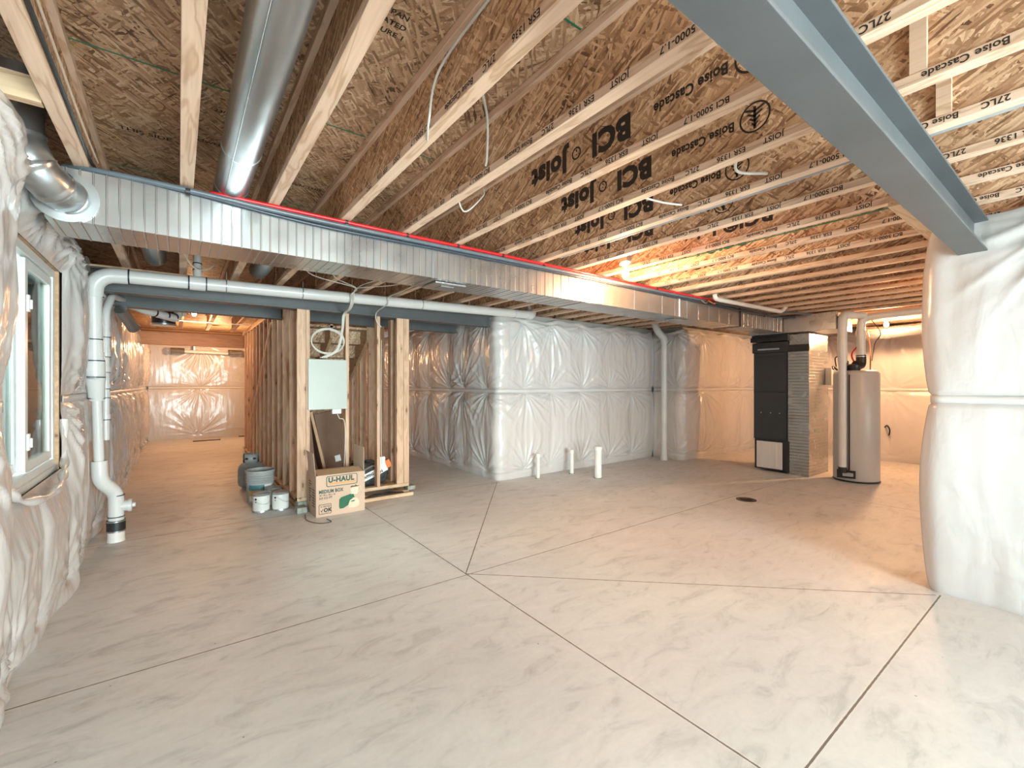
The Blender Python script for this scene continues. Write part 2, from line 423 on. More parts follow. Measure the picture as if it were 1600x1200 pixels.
# rear wall; glazed door and window are added behind the camera for fill light
rw = MB().box(WX, -.3, -3.2, -3.0, 0, 2.40).box(-.3, 3.1, -3.2, -3.0, 2.12, 2.40).box(3.1, 4.8, -3.2, -3.0, 0, 2.40)
rw.box(4.8, 7.0, -3.2, -3.0, 0, .9).box(4.8, 7.0, -3.2, -3.0, 2.12, 2.40).box(7.0, 10.13, -3.2, -3.0, 0, 2.40)
struct(rw, 'wall_rear', M['concrete'])
dr = struct(MB().box(-.3, -.22, -3.14, -3.04, 0, 2.12).box(3.02, 3.1, -3.14, -3.04, 0, 2.12).box(1.36, 1.44, -3.14, -3.04, 0, 2.12)
            .box(-.22, 3.02, -3.14, -3.04, 2.04, 2.12).box(-.22, 3.02, -3.14, -3.04, 0, .05), 'added_door_1', M['white'])
MB().box(-.22, 3.02, -3.095, -3.085, .05, 2.04).build('glass_pane', M['glass'], dr)
w2 = struct(MB().box(4.8, 4.86, -3.14, -3.04, .9, 2.12).box(6.94, 7.0, -3.14, -3.04, .9, 2.12).box(4.86, 6.94, -3.14, -3.04, 2.06, 2.12).box(4.86, 6.94, -3.14, -3.04, .9, .96), 'added_window_2', M['white'])
MB().box(4.86, 6.94, -3.095, -3.085, .96, 2.06).build('glass_pane', M['glass'], w2)
# rim boards closing the joist bays
for nm, b_ in (('trim_1', (-.9, -.86, -3.2, 14, 2.40, 2.712)), ('trim_2', (-.86, 10.35, 13.96, 14, 2.40, 2.712)), ('trim_3', (-.86, 10.35, -3.2, -3.16, 2.40, 2.712)),
               ('trim_4', (10.31, 10.35, -3.16, 13.96, 2.40, 2.712)), ('trim_5', (3.70, 10.3, 5.44, 5.48, 2.40, 2.712))):
    struct(MB().box(*b_), nm, M['osb_web'], label='strand board rim joist')
# side window
win = struct(MB().box(-.82, -.64, WY0, WY0+.05, WZ0, WZ1).box(-.82, -.64, WY1-.05, WY1, WZ0, WZ1)
             .box(-.82, -.64, WY0+.05, WY1-.05, WZ0, WZ0+.05).box(-.82, -.64, WY0+.05, WY1-.05, WZ1-.05, WZ1), 'window_1', M['white'], .003, label='white vinyl sliding window in the left wall')
def sash(y0, y1, x, nm):
    fw = .05
    o = MB().box(x-.015, x+.015, y0, y0+fw, WZ0+.06, WZ1-.06).box(x-.015, x+.015, y1-fw, y1, WZ0+.06, WZ1-.06)\
        .box(x-.015, x+.015, y0+fw, y1-fw, WZ0+.06, WZ0+.06+fw).box(x-.015, x+.015, y0+fw, y1-fw, WZ1-.06-fw, WZ1-.06).build(nm, M['white'], win, .003)
    MB().box(x-.004, x+.004, y0+fw, y1-fw, WZ0+.06+fw, WZ1-.06-fw).build('glass_pane', M['glass'], o)
    return o
s1 = sash(WY0+.06, 3.46, -.70, 'fixed_sash'); s2 = sash(3.42, WY1-.055, -.662, 'sliding_sash')
for z in (1.06, 1.80):
    MB().box(-.646, -.634, 3.43, 3.46, z-.045, z+.045).box(-.634, -.624, 3.44, 3.452, z-.03, z+.02).build('sash_latch', M['white'], win, .002)
MB().box(-.64, -.63, WY0-.01, WY1+.01, WZ0-.03, WZ0+.01).build('window_sill', M['white'], win)
cs = MB()
for b_ in ((WY0-.03, WY0, WZ0-.03, WZ1+.03), (WY1, WY1+.03, WZ0-.03, WZ1+.03), (WY0, WY1, WZ1, WZ1+.03)): cs.box(-.70, -.622, *b_)
cs.build('rough_casing', M['stud_dark'], win)
# ground and planting outside the side window
gm = simple('hillside', (.30, .36, .22), .9, 0, .5, 3)
struct(MB().box(-9, -2.6, -2, 14, -.6, 1.25), 'trim_6', gm, label='grassy bank outside the window')

# ================================================================== INSULATION SHEETS
def vnoise(x, y, seed, sx=1, sy=1):
    r = np.random.RandomState(seed); o = 0
    for i in range(7):
        a, b_, c, d = r.uniform(.5, 2.3), r.uniform(.5, 2.3), r.uniform(0, 6.28), r.uniform(0, 6.28)
        o = o + np.sin(x*sx*a*3 + c + 1.3*np.sin(y*sy*b_*2 + d))*np.cos(y*sy*b_*3 + d + 1.1*np.sin(x*sx*a*2+c))
    return o/4.0
def round_path(pts, rad):
    out = [np.array(pts[0], float)]
    for i in range(1, len(pts)-1):
        a, b_, c = (np.array(p, float) for p in pts[i-1:i+2])
        d1 = (a-b_)/np.linalg.norm(a-b_); d2 = (c-b_)/np.linalg.norm(c-b_)
        p, q = b_+d1*rad, b_+d2*rad
        for k in range(9):
            t = k/8; out.append(p*(1-t)**2 + b_*2*t*(1-t) + q*t*t)
    out.append(np.array(pts[-1], float)); return np.array(out)
def sheet(name, path, side, z0, z1, seed, label, step=.013, pitch=.8, B=.055, A=.016, Dp=.012, hole=None, smoothout=None, top_wave=.02, group=None, tack0=.35, flare=.0, rad=.09, seam_amp=1.0):
    P = round_path(path, rad)
    seg = np.linalg.norm(np.diff(P, axis=0), axis=1); cum = np.concatenate([[0], np.cumsum(seg)]); L = cum[-1]
    n = max(int(L/step), 8); s = np.linspace(0, L, n+1); m = int((z1-z0)/step); z = np.linspace(z0, z1, m+1)
    px = np.interp(s, cum, P[:,0]); py = np.interp(s, cum, P[:,1])
    tx = np.gradient(px); ty = np.gradient(py); tl = np.hypot(tx, ty); tx /= tl; ty /= tl
    nx, ny = (ty, -tx) if side > 0 else (-ty, tx)
    k = np.ones(7)/7
    nx = np.convolve(np.pad(nx, 3, 'edge'), k, 'valid'); ny = np.convolve(np.pad(ny, 3, 'edge'), k, 'valid'); nl = np.hypot(nx, ny); nx /= nl; ny /= nl
    SS, ZZ = np.meshgrid(s, z, indexing='ij')
    SEAM = 1.27
    r = np.random.RandomState(seed)
    tk = []; t_ = tack0
    while t_ < L: tk.append(t_ + r.uniform(-.1, .1)); t_ += pitch
    tk = tk or [L/2]
    D = np.zeros_like(SS)
    # pillows between rows of tacks
    up = (ZZ-SEAM)/(z1-SEAM); lo = ZZ/SEAM
    pil = np.where(ZZ > SEAM, np.clip(1-(2*up-1)**2, 0, 1)**.6, np.clip(1-(2*lo-1)**2, 0, 1)**.6)
    dn = np.min(np.abs(SS[..., None]-np.array(tk)), axis=-1)
    D += B*pil*(.45+.55*np.clip(dn/(pitch*.5), 0, 1)**.8)
    fade = np.ones_like(SS)
    D += Dp*vnoise(SS, ZZ, seed+3, 2.2, .7) * (.3+.7*pil)
    D += Dp*.45*vnoise(SS, ZZ, seed+5, 7.0, 1.1) * (.3+.7*pil)
    for i, a in enumerate(tk):
        for row, zk in enumerate((SEAM-.03, SEAM+.03, z1-.05, .10)):
            for_up = {0: -1, 1: 1, 2: -1, 3: 1}[row]
            amp = A*2.0*r.uniform(.45, 1.3)*(1.15 if row == 2 else 1)
            if r.rand() < .12: amp *= .3
            dx = SS-a-r.uniform(-.04, .04); dz = ZZ-zk; rr = np.hypot(dx, dz)+1e-6; th = np.arctan2(dx, dz*for_up)
            nn = r.randint(6, 10); p1, p2 = r.uniform(0, 6.28, 2)
            wv = np.sin(nn*th + p1 + 1.4*np.sin(2.7*th+p2) + rr*r.uniform(-3, 3)); wv2 = np.sin(2.1*nn*th + p2 + rr*4)
            ridge = (1-np.abs(wv))**1.5 + .35*(1-np.abs(wv2))
            reach = r.uniform(.24, .46)
            fo = amp*ridge*(rr/(rr+.05))*np.exp(-(rr/reach)**1.5)
            msk = np.clip(dz*for_up/.03+.3, 0, 1)
            D += fo*msk
            D -= B*.5*np.exp(-(rr/.10)**1.3)*np.clip(dz*for_up/.02+.9, 0, 1)
    # the flat welded lap between upper and lower blanket
    f = np.clip((np.abs(ZZ-SEAM)-.022)/.02, 0, 1); D = D*f + (-.004 + .004*np.sin(SS*9+seed))*(1-f)*seam_amp
    if flare: D += flare*np.clip(1-ZZ/.35, 0, 1)**2*(.6+.6*np.sin(SS*3.1+seed)+.3*np.sin(SS*8.3))
    if smoothout is not None: D *= smoothout(SS, ZZ)
    if hole is not None: D += .085*np.exp(-((SS-5.45)/.30)**2-((ZZ-2.42)/.22)**2) + .05*np.exp(-((SS-5.2)/.35)**2)*np.clip((ZZ-.2)/.5, 0, 1)
    Zp = ZZ + top_wave*np.clip((ZZ-z1+.25)/.25, 0, 1)*(np.sin(SS*5+seed)+.6*np.sin(SS*13+2*seed))
    Xp = px[:, None]+nx[:, None]*D; Yp = py[:, None]+ny[:, None]*D
    keep = np.ones((n, m), bool)
    if hole is not None:
        (a0, a1, b0, b1) = hole
        cs, cz = (SS[:-1, :-1]+SS[1:, 1:])/2, (ZZ[:-1, :-1]+ZZ[1:, 1:])/2
        keep = ~((cs > a0) & (cs < a1) & (cz > b0) & (cz < b1))
    V = np.stack([Xp, Yp, Zp], -1).reshape(-1, 3)
    idx = np.arange((n+1)*(m+1)).reshape(n+1, m+1)
    Q = np.stack([idx[:-1, :-1], idx[1:, :-1], idx[1:, 1:], idx[:-1, 1:]], -1)[keep]
    if side < 0: Q = Q[:, ::-1]
    off = np.array([V[:, 0].mean(), V[:, 1].mean(), V[:, 2].min()])
    me = bpy.data.meshes.new(name); me.from_pydata((V-off).tolist(), [], Q.tolist())
    me.polygons.foreach_set('use_smooth', [True]*len(me.polygons)); me.materials.append(M['sheet'])
    o = bpy.data.objects.new(name, me); C.objects.link(o); o.location = off
    tag(o, label, 'insulation sheeting', group)
    # thickness of the blanket behind the film
    # lap seam as a part
    j = [int(np.argmin(np.abs(z-(SEAM+dz)))) for dz in (-.024, .024)]
    sv = []; sf = []
    for i in range(n+1):
        for q, jj in enumerate(j): 
            zz = SEAM + (-.024 if q == 0 else .024)
            sv.append((px[i]+nx[i]*.006, py[i]+ny[i]*.006, zz))
    for i in range(n):
        if hole is not None and hole[0]-.02 < s[i] < hole[1]+.02: continue
        a = 2*i; sf.append((a, a+2, a+3, a+1) if side > 0 else (a, a+1, a+3, a+2))
    mb = MB(); mb.add(sv, sf, True); so = mb.build('seam_strip', M['seam'], o)
    md = so.modifiers.new('t', 'SOLIDIFY'); md.thickness = .002
    return o
# left wall: s runs along +Y from y=-2.9
y0 = -2.9
def left_mask(SS, ZZ):
    Yw = SS + y0
    m_ = np.ones_like(SS)
    # pulled back tight around the window opening and behind the drain stack
    dy = np.maximum(np.maximum(WY0-Yw, Yw-WY1), 0); dz = np.maximum(np.maximum(WZ0-.04-ZZ, ZZ-WZ1), 0)
    dz = np.where(ZZ > WZ1, dz*1.8, dz); d = np.hypot(dy, dz); m_ *= np.clip(d/.22, 0, 1)**.7
    m_ *= 1-.75*np.exp(-((Yw-5.08)/.30)**2)
    return m_
sheet('insulation_sheet', [(-.615, y0), (-.615, 13.78)], 1, .0, 2.42, 11, 'white plastic insulation sheeting on the left wall around the window', step=.017, pitch=.66, B=.075, A=.026, Dp=.022,
      hole=(WY0-y0+.0, WY1-y0-.0, WZ0-.02, WZ1), smoothout=left_mask, flare=.05, tack0=.3)
sheet('insulation_sheet', [(-.58, 13.74), (3.6, 13.74)], 1, .0, 2.36, 21, 'warm lit plastic sheeting on the far end wall of the corridor', step=.02, pitch=1.3, B=.03, A=.03, Dp=.006, tack0=1.1)
sheet('insulation_sheet', [(3.60, 10.5), (3.60, 5.14), (7.14, 5.14)], 1, .0, 2.34, 31, 'grey white plastic sheeting wrapped around the jutting wall corner in the middle', pitch=.62, B=.055, A=.020, tack0=.2)
sheet('insulation_sheet', [(7.20, 5.13), (7.20, 4.52), (10.06, 4.52)], 1, .0, 2.34, 41, 'plastic sheeting on the back wall behind the furnace', pitch=.75, B=.05, A=.018, rad=.14, tack0=.5)
sheet('insulation_sheet', [(10.07, 4.50), (10.07, -2.9)], 1, .0, 2.36, 51, 'orange lit plastic sheeting on the wall behind the water heater', step=.02, pitch=1.15, B=.06, A=.026, tack0=1.2)
sheet('insulation_sheet', [(4.34, .70), (4.0, .70), (4.0, -2.9)], 1, .0, 2.40, 61, 'white plastic sheeting bulging over the wall end under the big steel beam', pitch=.95, B=.05, A=.020, Dp=.014, rad=.07, top_wave=.03, tack0=1.0, flare=.02)
# thin trim liner of film folded over the window opening
lin = thing('window_wrap', (-.62, 3.48, WZ0-.1), 'rolled plastic film edge hanging below the side window', 'plastic film')
mb = MB()
pth = [(-.60, WY0+.0, WZ0+.06), (-.575, WY0+.15, WZ0-.02), (-.545, WY0+.45, WZ0-.06), (-.545, WY0+.75, WZ0-.045), (-.57, WY0+1.0, WZ0-.01), (-.60, WY1+.03, WZ0+.04), (-.605, WY1+.045, WZ0+.3)]
mb.tube(smooth_path(pth, 8), [.018+.007*math.sin(i*.7) for i in range(49)], 10).build('film_roll', M['sheet'], lin)

# ================================================================== STEEL BEAMS
def ibeam(label, x0, x1, ya, yb, z0, z1, tf=.012, tw=.008):
    ym = (ya+yb)/2
    t = thing('steel_beam', ((x0+x1)/2, ym, z0), label, 'steel beam')
    MB().box(x0, x1, ya, yb, z0, z0+tf).build('bottom_flange', M['beam'], t, .002)
    MB().box(x0, x1, ya, yb, z1-tf, z1).build('top_flange', M['beam'], t, .002)
    MB().box(x0, x1, ym-tw/2, ym+tw/2, z0+tf, z1-tf).build('web', M['beam'], t)
    return t
ibeam('big grey steel beam crossing the upper right of the room overhead', WX, 4.02, .43, .56, 2.186, 2.388)
b1 = ibeam('dark steel beam behind the long white drain pipe', WX+.02, 4.0, 5.255, 5.395, 2.186, 2.388)
MB().box(3.93, 3.955, 5.26, 5.39, 2.2, 2.376).build('stiffener_plate', M['beam'], b1)
ibeam('second dark steel beam, over the stair opening', WX+.02, 4.0, 6.19, 6.33, 2.186, 2.388)

# ================================================================== JOISTS
ORD = ['first', 'second', 'third', 'fourth', 'fifth', 'sixth', 'seventh', 'eighth', 'ninth', 'tenth', 'eleventh', 'twelfth', 'thirteenth', 'fourteenth', 'fifteenth',
       'sixteenth', 'seventeenth', 'eighteenth', 'nineteenth', 'twentieth', 'twenty-first', 'twenty-second', 'twenty-third', 'twenty-fourth', 'twenty-fifth', 'twenty-sixth', 'twenty-seventh', 'twenty-eighth']
JZ0, JZ1 = 2.408, 2.71
def make_joist(x, ya, yb, label, group):
    t = thing('wooden_joist', (x, (ya+yb)/2, JZ0), label, 'floor joist', group)
    MB().box(x-.029, x+.029, ya, yb, JZ0, JZ0+.038).build('bottom_flange', M['flange'], t, .002)
    MB().box(x-.029, x+.029, ya, yb, JZ1-.038, JZ1).build('top_flange', M['flange'], t, .002)
    MB().box(x-.005, x+.005, ya, yb, JZ0+.036, JZ1-.036).build('web', M['osb_web'], t)
    return t
xs = [-.371+.4064*i for i in range(26)]
JG = 'engineered wooden floor joists over the room'
near = []
pA = make_joist(xs[0], -2.98, 5.36, 'engineered wooden joist nearest the left wall', JG)
for i, x in enumerate(xs):
    o = pA if i == 0 else copy_tree(pA)
    if i: o.location.x = x; o['label'] = ORD[i] + ' engineered wooden joist from the left wall, in front of the dark steel beam'
    near.append(o)
FG = 'engineered wooden joists of the corridor'
pB = None
for i, x in enumerate(xs[:10]):
    far = 10.42
    if pB is None: pB = o = make_joist(x, 5.40, far, '', FG)
    else: o = copy_tree(pB); o.location.x = x
    o['label'] = ('first' if i == 0 else ORD[i]) + ' joist from the left wall beyond the dark steel beam'
# printing on the joists
GL = 'BOISE CASCADE   BCI 5000-1.7   JOIST   ESR 1336   27LC   '
for i, y in ((3, 2.6), (4, 2.2), (5, 2.3), (6, 2.2), (7, 2.1), (8, 2.4), (9, 2.1), (10, 2.3), (11, 2.6)):
    x = xs[i]-.0292
    yy = -1.0+.17*i % .5
    while yy < (3.0 if i in (4, 5, 6) else 1.8):
        for ph in ('Boise Cascade', 'BCI 5000-1.7', 'JOIST', 'ESR 1336', '27LC'):
            text('flange_lettering', ph, .034, (x, yy, JZ0+.030), (0, 1, 0), (0, 0, -1), M['stamp'], near[i], .0007, lift=.0008)
            yy += .0215*len(ph)+.05
def circle_logo(x, y, z, r, par):
    mb = MB()
    n = 28
    vs = []; fs = []
    for k in range(n):
        a = 2*PI*k/n
        for q in (r, r*.88): vs.append((x, y+q*math.cos(a), z+q*math.sin(a)))
    for k in range(n): fs.append((2*k, 2*((k+1) % n), 2*((k+1) % n)+1, 2*k+1))
    mb.add(vs, fs)
    # small tree with drooping branches, printed upside down
    mb.add([(x, y-.006, z+r*.7), (x, y+.006, z+r*.7), (x, y+.006, z-r*.75), (x, y-.006, z-r*.75)], [(0, 1, 2, 3)])
    for q in range(4):
        zz = z - r*.65 + q*r*.32; wd = r*(.22+.15*q)
        for sg in (-1, 1): mb.add([(x, y, zz), (x, y+sg*wd, zz+r*.26), (x, y+sg*wd*.8, zz+r*.36), (x, y, zz+r*.16)], [(0, 1, 2, 3)])
    return mb.build('printed_tree_mark', M['stamp'], par)
for i, y in ((5, 1.30), (6, 1.48), (7, 1.76), (8, 2.05)):
    x = xs[i]-.0052; p = near[i]
    text('web_lettering', 'BCI', .150, (x, y, 2.61), (0, 1, 0), (0, 0, -1), M['stamp'], p, .0085, sx=1.0)
    text('registered_mark', '®', .085, (x, y+.318, 2.60), (0, 1, 0), (0, 0, -1), M['stamp'], p, .002)
    text('web_lettering', 'Joist', .150, (x, y+.42, 2.61), (0, 1, 0), (0, 0, -1), M['stamp'], p, .0085, sx=1.0)
    text('web_lettering', 'Boise Cascade', .062, (x, y-.45, 2.585), (0, 1, 0), (0, 0, -1), M['stamp'], p, .002, sx=.86)
    circle_logo(x-.0006, y-.54, 2.565, .068, p)
    text('web_lettering', 'BCI', .150, (x, y+2.3, 2.61), (0, 1, 0), (0, 0, -1), M['stamp'], p, .0085)
for i in (9, 10, 11, 12):
    x = xs[i]-.0052; text('web_lettering', 'BCI® Joist', .15, (x, 1.0+.37*(i-8), 2.61), (0, 1, 0), (0, 0, -1), M['stamp'], near[i], .006)
# small stamps and green layout lines on the underside of the ceiling
cl = bpy.data.objects['ceiling']
for x, y, tx, sz in ((.50, 1.55, '24 oc SPAN', .035), (.50, 1.60, 'APA RATED', .035), (.50, 1.65, 'EXPOSURE 1', .035), (-.25, 3.10, 'THIS SIDE', .05), (.05, 3.0, 'DOWN', .04), (.14, 2.62, '23/32', .035), (.53, 3.28, 'DOWN THIS', .045), (.95, 3.1, '24 oc', .04)):
    text('stamp', tx, sz, (x, y, 2.712), (1, 0, 0), (0, -1, 0), M['stamp'], cl, .001, lift=.0008)
for y in (2.41, 3.63, 1.19):
    for i in range(12):
        x0_ = -.34 + .4064*i
        MB().box(x0_, x0_+.34, y-.004, y+.004, 2.7105, 2.712).build('green_edge', M['green'], cl)
# blocking and plates
o = MB().box(-.82, -.405, 2.36, 2.40, 2.41, 2.50).build('wood_block', M['flange_x']); tag(o, 'short wooden block between the first joist and the left wall', 'wood block')
o = MB().box(3.22, 4.7, .56, .74, 2.372, 2.405).build('wood_plate', M['flange_x'], None, .002); tag(o, 'flat wooden sill plate under the joists beside the big steel beam', 'wood plate')
o = MB().box(WX, 3.9, 5.24, 5.41, 2.389, 2.407).build('wood_plate', M['flange_x']); tag(o, 'thin wooden plate on top of the dark steel beam', 'wood plate')
o = MB().box(WX, 1.13, 10.36, 10.45, 2.09, 2.32).build('wood_header', M['header'], None, .003); tag(o, 'reddish brown wooden header across the corridor opening', 'wood header')
for i, j in enumerate((6, 7)):
    x = xs[j]
    o = MB().box(x-.028, x-.0055, .365, .41, JZ0+.039, JZ1-.039).build('web_stiffener', M['flange']); tag(o, ('nearer' if i == 0 else 'farther')+' pale upright wooden block in a joist beside the big steel beam', 'wood block')
# ================================================================== SHEET METAL DUCTS
def ribbed_duct(x0, x1, y0, y1, z0, z1, pitch, h=.0035, axis='x'):
    st = [(x0, 0)]
    x = x0+pitch*.5; k = 0
    while x < x1-pitch*.3:
        hh = h*(1 if k % 2 == 0 else .55)
        st += [(x-.0045, 0), (x-.0015, hh), (x+.0015, hh), (x+.0045, 0)]; x += pitch; k += 1
    st.append((x1, 0))
    vs = []
    for p, e in st:
        for (a, b) in ((y0-e, z0-e), (y1+e, z0-e), (y1+e, z1+e), (y0-e, z1+e)):
            vs.append((p, a, b) if axis == 'x' else (a, p, b))
    n = len(st); mb = MB()
    mb.add(vs, [(i*4+k, i*4+(k+1) % 4, (i+1)*4+(k+1) % 4, (i+1)*4+k) for i in range(n-1) for k in range(4)] + [(3, 2, 1, 0), tuple((n-1)*4+k for k in range(4))])
    return mb
DY0, DY1, DZ0, DZ1 = 2.91, 3.25, 2.137, 2.382
du = thing('rectangular_duct', (3.3, 3.08, DZ0), 'long ribbed galvanised trunk duct hanging below the joists', 'air duct')
ribbed_duct(-.49, 3.04, DY0, DY1, DZ0, DZ1, .047).build('duct_section', M['galv'], du)
ribbed_duct(3.16, 5.95, DY0, DY1+.02, DZ0, DZ1, .24, .002).build('duct_section', M['galv'], du)
ribbed_duct(5.98, 7.28, DY0+.0, DY1-.03, DZ0+.01, DZ1, .06).build('duct_section', M['galv'], du)
MB().box(3.03, 3.17, DY0-.005, DY1+.022, DZ0-.005, DZ1+.004).build('joining_collar', M['galv'], du, .002)
MB().box(5.94, 5.99, DY0-.006, DY1+.022, DZ0-.006, DZ1+.004).build('joining_collar', M['blackmet'], du, .002, label='dark joining collar')
MB().box(1.46, 1.475, DY0-.006, DY0, DZ0-.004, DZ1).box(1.46, 1.475, DY0-.006, DY1, DZ0-.006, DZ0-.003).build('hanging_strap', M['galv_round'], du)
MB().box(4.55, 4.575, DY0-.004, DY0-.0022, DZ0+.0, DZ1-.03).build('pale_strap', M['seam'], du, label='white vertical strap')
reg = MB().box(1.52, 1.78, 2.965, 3.205, DZ0-.018, DZ0-.0045)
ro = reg.build('access_plate', M['galv'], du, .003); MB().box(1.60, 1.71, 3.03, 3.14, DZ0-.024, DZ0-.018).build('access_cover', M['galv_round'], ro, .002)
MB().box(4.60, 4.9, 3.0, 3.14, DZ0-.012, DZ0-.003).build('access_plate', M['galv'], du, .002)
# transverse plenum over the furnace
pl = thing('plenum_box', (7.62, 2.56, DZ0), 'smooth sheet metal plenum box at the end of the trunk duct over the furnace', 'air duct')
MB().box(7.30, 7.95, 2.24, 3.42, DZ0, DZ1).build('box_body', M['galv'], pl, .002)
MB().box(7.292, 7.30, 2.862, 2.877, DZ0, DZ1).box(7.292, 7.30, 2.24, 2.252, DZ0, DZ1).build('corner_cleat', M['galv_round'], pl)
# round duct between joists
rd = thing('round_duct', (.238, 1.0, 2.40), 'large round galvanised duct running between two joists', 'air duct')
MB().tube(bend_path([(.238, -2.9, 2.475), (.238, 2.98, 2.475), (.238, 3.08, 2.475)], .05), .081, 28).build('pipe_run', M['galv_round'], rd)
MB().tube([(.238, 2.90, 2.475), (.238, 2.96, 2.47), (.238, 3.06, 2.43), (.238, 3.07, 2.385)], [.0835, .0835, .082, .08], 24).build('end_boot', M['galv_round'], rd)
for y in (2.42, .9): MB().tube([(.238, y, 2.475), (.238, y+.02, 2.475)], .084, 28).build('joint_ring', M['galv_round'], rd)
MB().tube([(.20, -2.9, 2.4015), (.20, 2.85, 2.4015)], .0025, 6).build('lock_seam', M['galv_round'], rd)
# adjustable elbow from the left wall into the trunk duct
el = thing('duct_elbow', (-.45, 2.75, 2.2), 'segmented galvanised elbow joining the left end of the trunk duct', 'air duct')
pts = smooth_path([(-.545, 2.79, 2.74), (-.545, 2.77, 2.56), (-.54, 2.755, 2.42), (-.50, 2.765, 2.31), (-.45, 2.82, 2.255), (-.42, 2.905, 2.245)], 4)
rr = [.088 + (.005 if i % 4 == 0 else 0) for i in range(len(pts))]
fine = []; fr_ = []
for i in range(len(pts)-1):
    for t in (0, .12, .5, .88):
        fine.append(pts[i].lerp(pts[i+1], t)); fr_.append(.081 + (.006 if (i % 4 == 0 and t in (0, .12)) else 0))
fine.append(pts[-1]); fr_.append(.086)
MB().tube(fine, fr_, 26).build('elbow_gores', M['galv_round'], el)
MB().lathe([(.088, -.012), (.12, -.010), (.12, -.004), (.088, -.004)], (-.42, 2.91, 2.245), 26, 'y').build('wall_collar', M['galv_round'], el)
# pipes along the duct edge
def clip(par, x, mat=None): MB().box(x-.008, x+.008, 2.845, 2.905, 2.352, 2.407).build('pipe_clip', M['rubber'], par)
rp = thing('red_water_pipe', (3.5, 2.88, 2.38), 'thin red plastic water pipe along the top edge of the trunk duct', 'water pipe')
MB().tube(smooth_path([(.15, 2.93, 2.405), (.22, 2.885, 2.398), (1.0, 2.878, 2.392), (2.0, 2.884, 2.396), (3.2, 2.876, 2.393), (4.6, 2.884, 2.395), (6.0, 2.84, 2.396), (7.2, 2.72, 2.398), (8.0, 2.35, 2.397)], 10), .0115, 10).build('pipe', M['red'], rp)
for x in (.85, 1.26, 1.66, 2.07, 2.9, 3.3, 4.1): MB().tube([(x-.008, 2.879, 2.394), (x+.008, 2.879, 2.394)], .0135, 10).build('pipe_clip', M['rubber'], rp)
gp = thing('grey_water_pipe', (2.5, 2.88, 2.35), 'thicker dark grey plastic pipe lying just below the red pipe', 'water pipe')
MB().tube(smooth_path([(-.44, 3.0, 2.41), (-.33, 2.93, 2.402), (0, 2.887, 2.388), (.6, 2.878, 2.368), (1.6, 2.884, 2.368), (3, 2.878, 2.368), (5, 2.88, 2.37), (6.5, 2.80, 2.378), (7.9, 2.33, 2.376)], 10), .0145, 10).build('pipe', M['greypipe'], gp)
for x in (.04, .85, 2.5): MB().tube([(x-.01, 2.882, 2.377), (x+.01, 2.882, 2.377)], .0185, 10).build('pipe_clip', M['rubber'], gp)
bp = thing('dark_blue_water_pipe', (2.5, 2.86, 2.35), 'thin dark blue pipe in front of the trunk duct rim', 'water pipe')
MB().tube(smooth_path([(-.33, 2.95, 2.392), (0, 2.91, 2.385), (.7, 2.896, 2.342), (1.7, 2.894, 2.346), (3, 2.892, 2.350), (5, 2.885, 2.345), (6.3, 2.86, 2.335), (7.2, 2.80, 2.35), (7.8, 2.31, 2.35)], 10), .011, 10).build('pipe', M['darkpex'], bp)
o = MB().tube(smooth_path([(5.05, 2.84, 2.37), (5.12, 2.82, 2.34), (5.20, 2.83, 2.35), (5.22, 2.85, 2.40)], 6), .011, 8).build('brass_fitting', M['copper']); tag(o, 'small copper stub bend beside the red pipe on the duct', 'pipe fitting')

# ================================================================== WHITE DRAIN PIPES
dp = thing('drain_pipe', (-.47, 5.1, 0), 'long white plastic drain pipe turning down at the left wall to the floor', 'drain pipe')
R = .057
sl = lambda x: 2.275 + (x+.52)*.0185
top = arc((-.555+.13, 4.97, 2.275-.13), (0, 0, 1), (-1, 0, 0), .13, 0, PI/2, 8)
MB().tube([(4.05, 4.95, sl(4.05)), (3.0, 4.955, sl(3)), (-.40, 4.97, sl(-.40))], R, 24).build('horizontal_run', M['pvc'], dp)
MB().tube([(-.34, 4.97, sl(-.38)), (-.41, 4.97, 2.276)] + top + [(-.555, 4.97, 2.08)], R+.006, 24).build('elbow', M['pvc'], dp)
MB().tube([(-.555, 4.97, 2.09), (-.552, 4.98, 1.72)], R-.004, 24).build('vertical_run', M['pvc'], dp)
MB().tube([(-.552, 4.98, 1.74), (-.552, 4.985, 1.60), (-.552, 4.99, 1.56), (-.552, 5.0, 1.42)], [R, R+.004, R+.012, R+.012], 24).build('expansion_hub', M['pvc'], dp)
MB().tube([(-.552, 5.0, 1.43), (-.548, 5.02, 1.36), (-.545, 5.05, 1.24)], [R+.014, R+.002, R-.004], 24).build('reducer', M['pvc'], dp)
MB().tube([(-.545, 5.05, 1.26), (-.535, 5.10, .66)], R-.022, 20).build('vertical_run', M['pvc'], dp)
MB().tube(bend_path([(-.535, 5.10, .72), (-.53, 5.10, .55), (-.435, 5.18, .42), (-.435, 5.18, .16)], .06), [R-.016]*4+[R-.004]*20 if False else R-.002, 22).build('offset_elbow', M['pvc'], dp)
co_ = MB().lathe([(R-.01, 0), (R-.01, .06), (R-.002, .06), (R-.002, .085), (.02, .09), (.02, .11)], (-.435+.02, 5.18, .30), 20, 'x').build('cleanout_plug', M['pvc'], dp)
MB().tube([(-.435, 5.18, .185), (-.435, 5.18, .085)], R+.008, 24).build('rubber_coupling', M['rubber'], dp, label='black rubber coupling')
for z in (.178, .092): MB().tube([(-.435, 5.18, z+.006), (-.435, 5.18, z-.006)], R+.011, 24).build('hose_clamp', M['galv_round'], dp)
MB().tube([(-.435, 5.18, .10), (-.435, 5.18, .04), (-.435, 5.18, 0)], [R+.003, R+.003, R+.006], 24).build('floor_stub', M['pvc_stub'], dp)
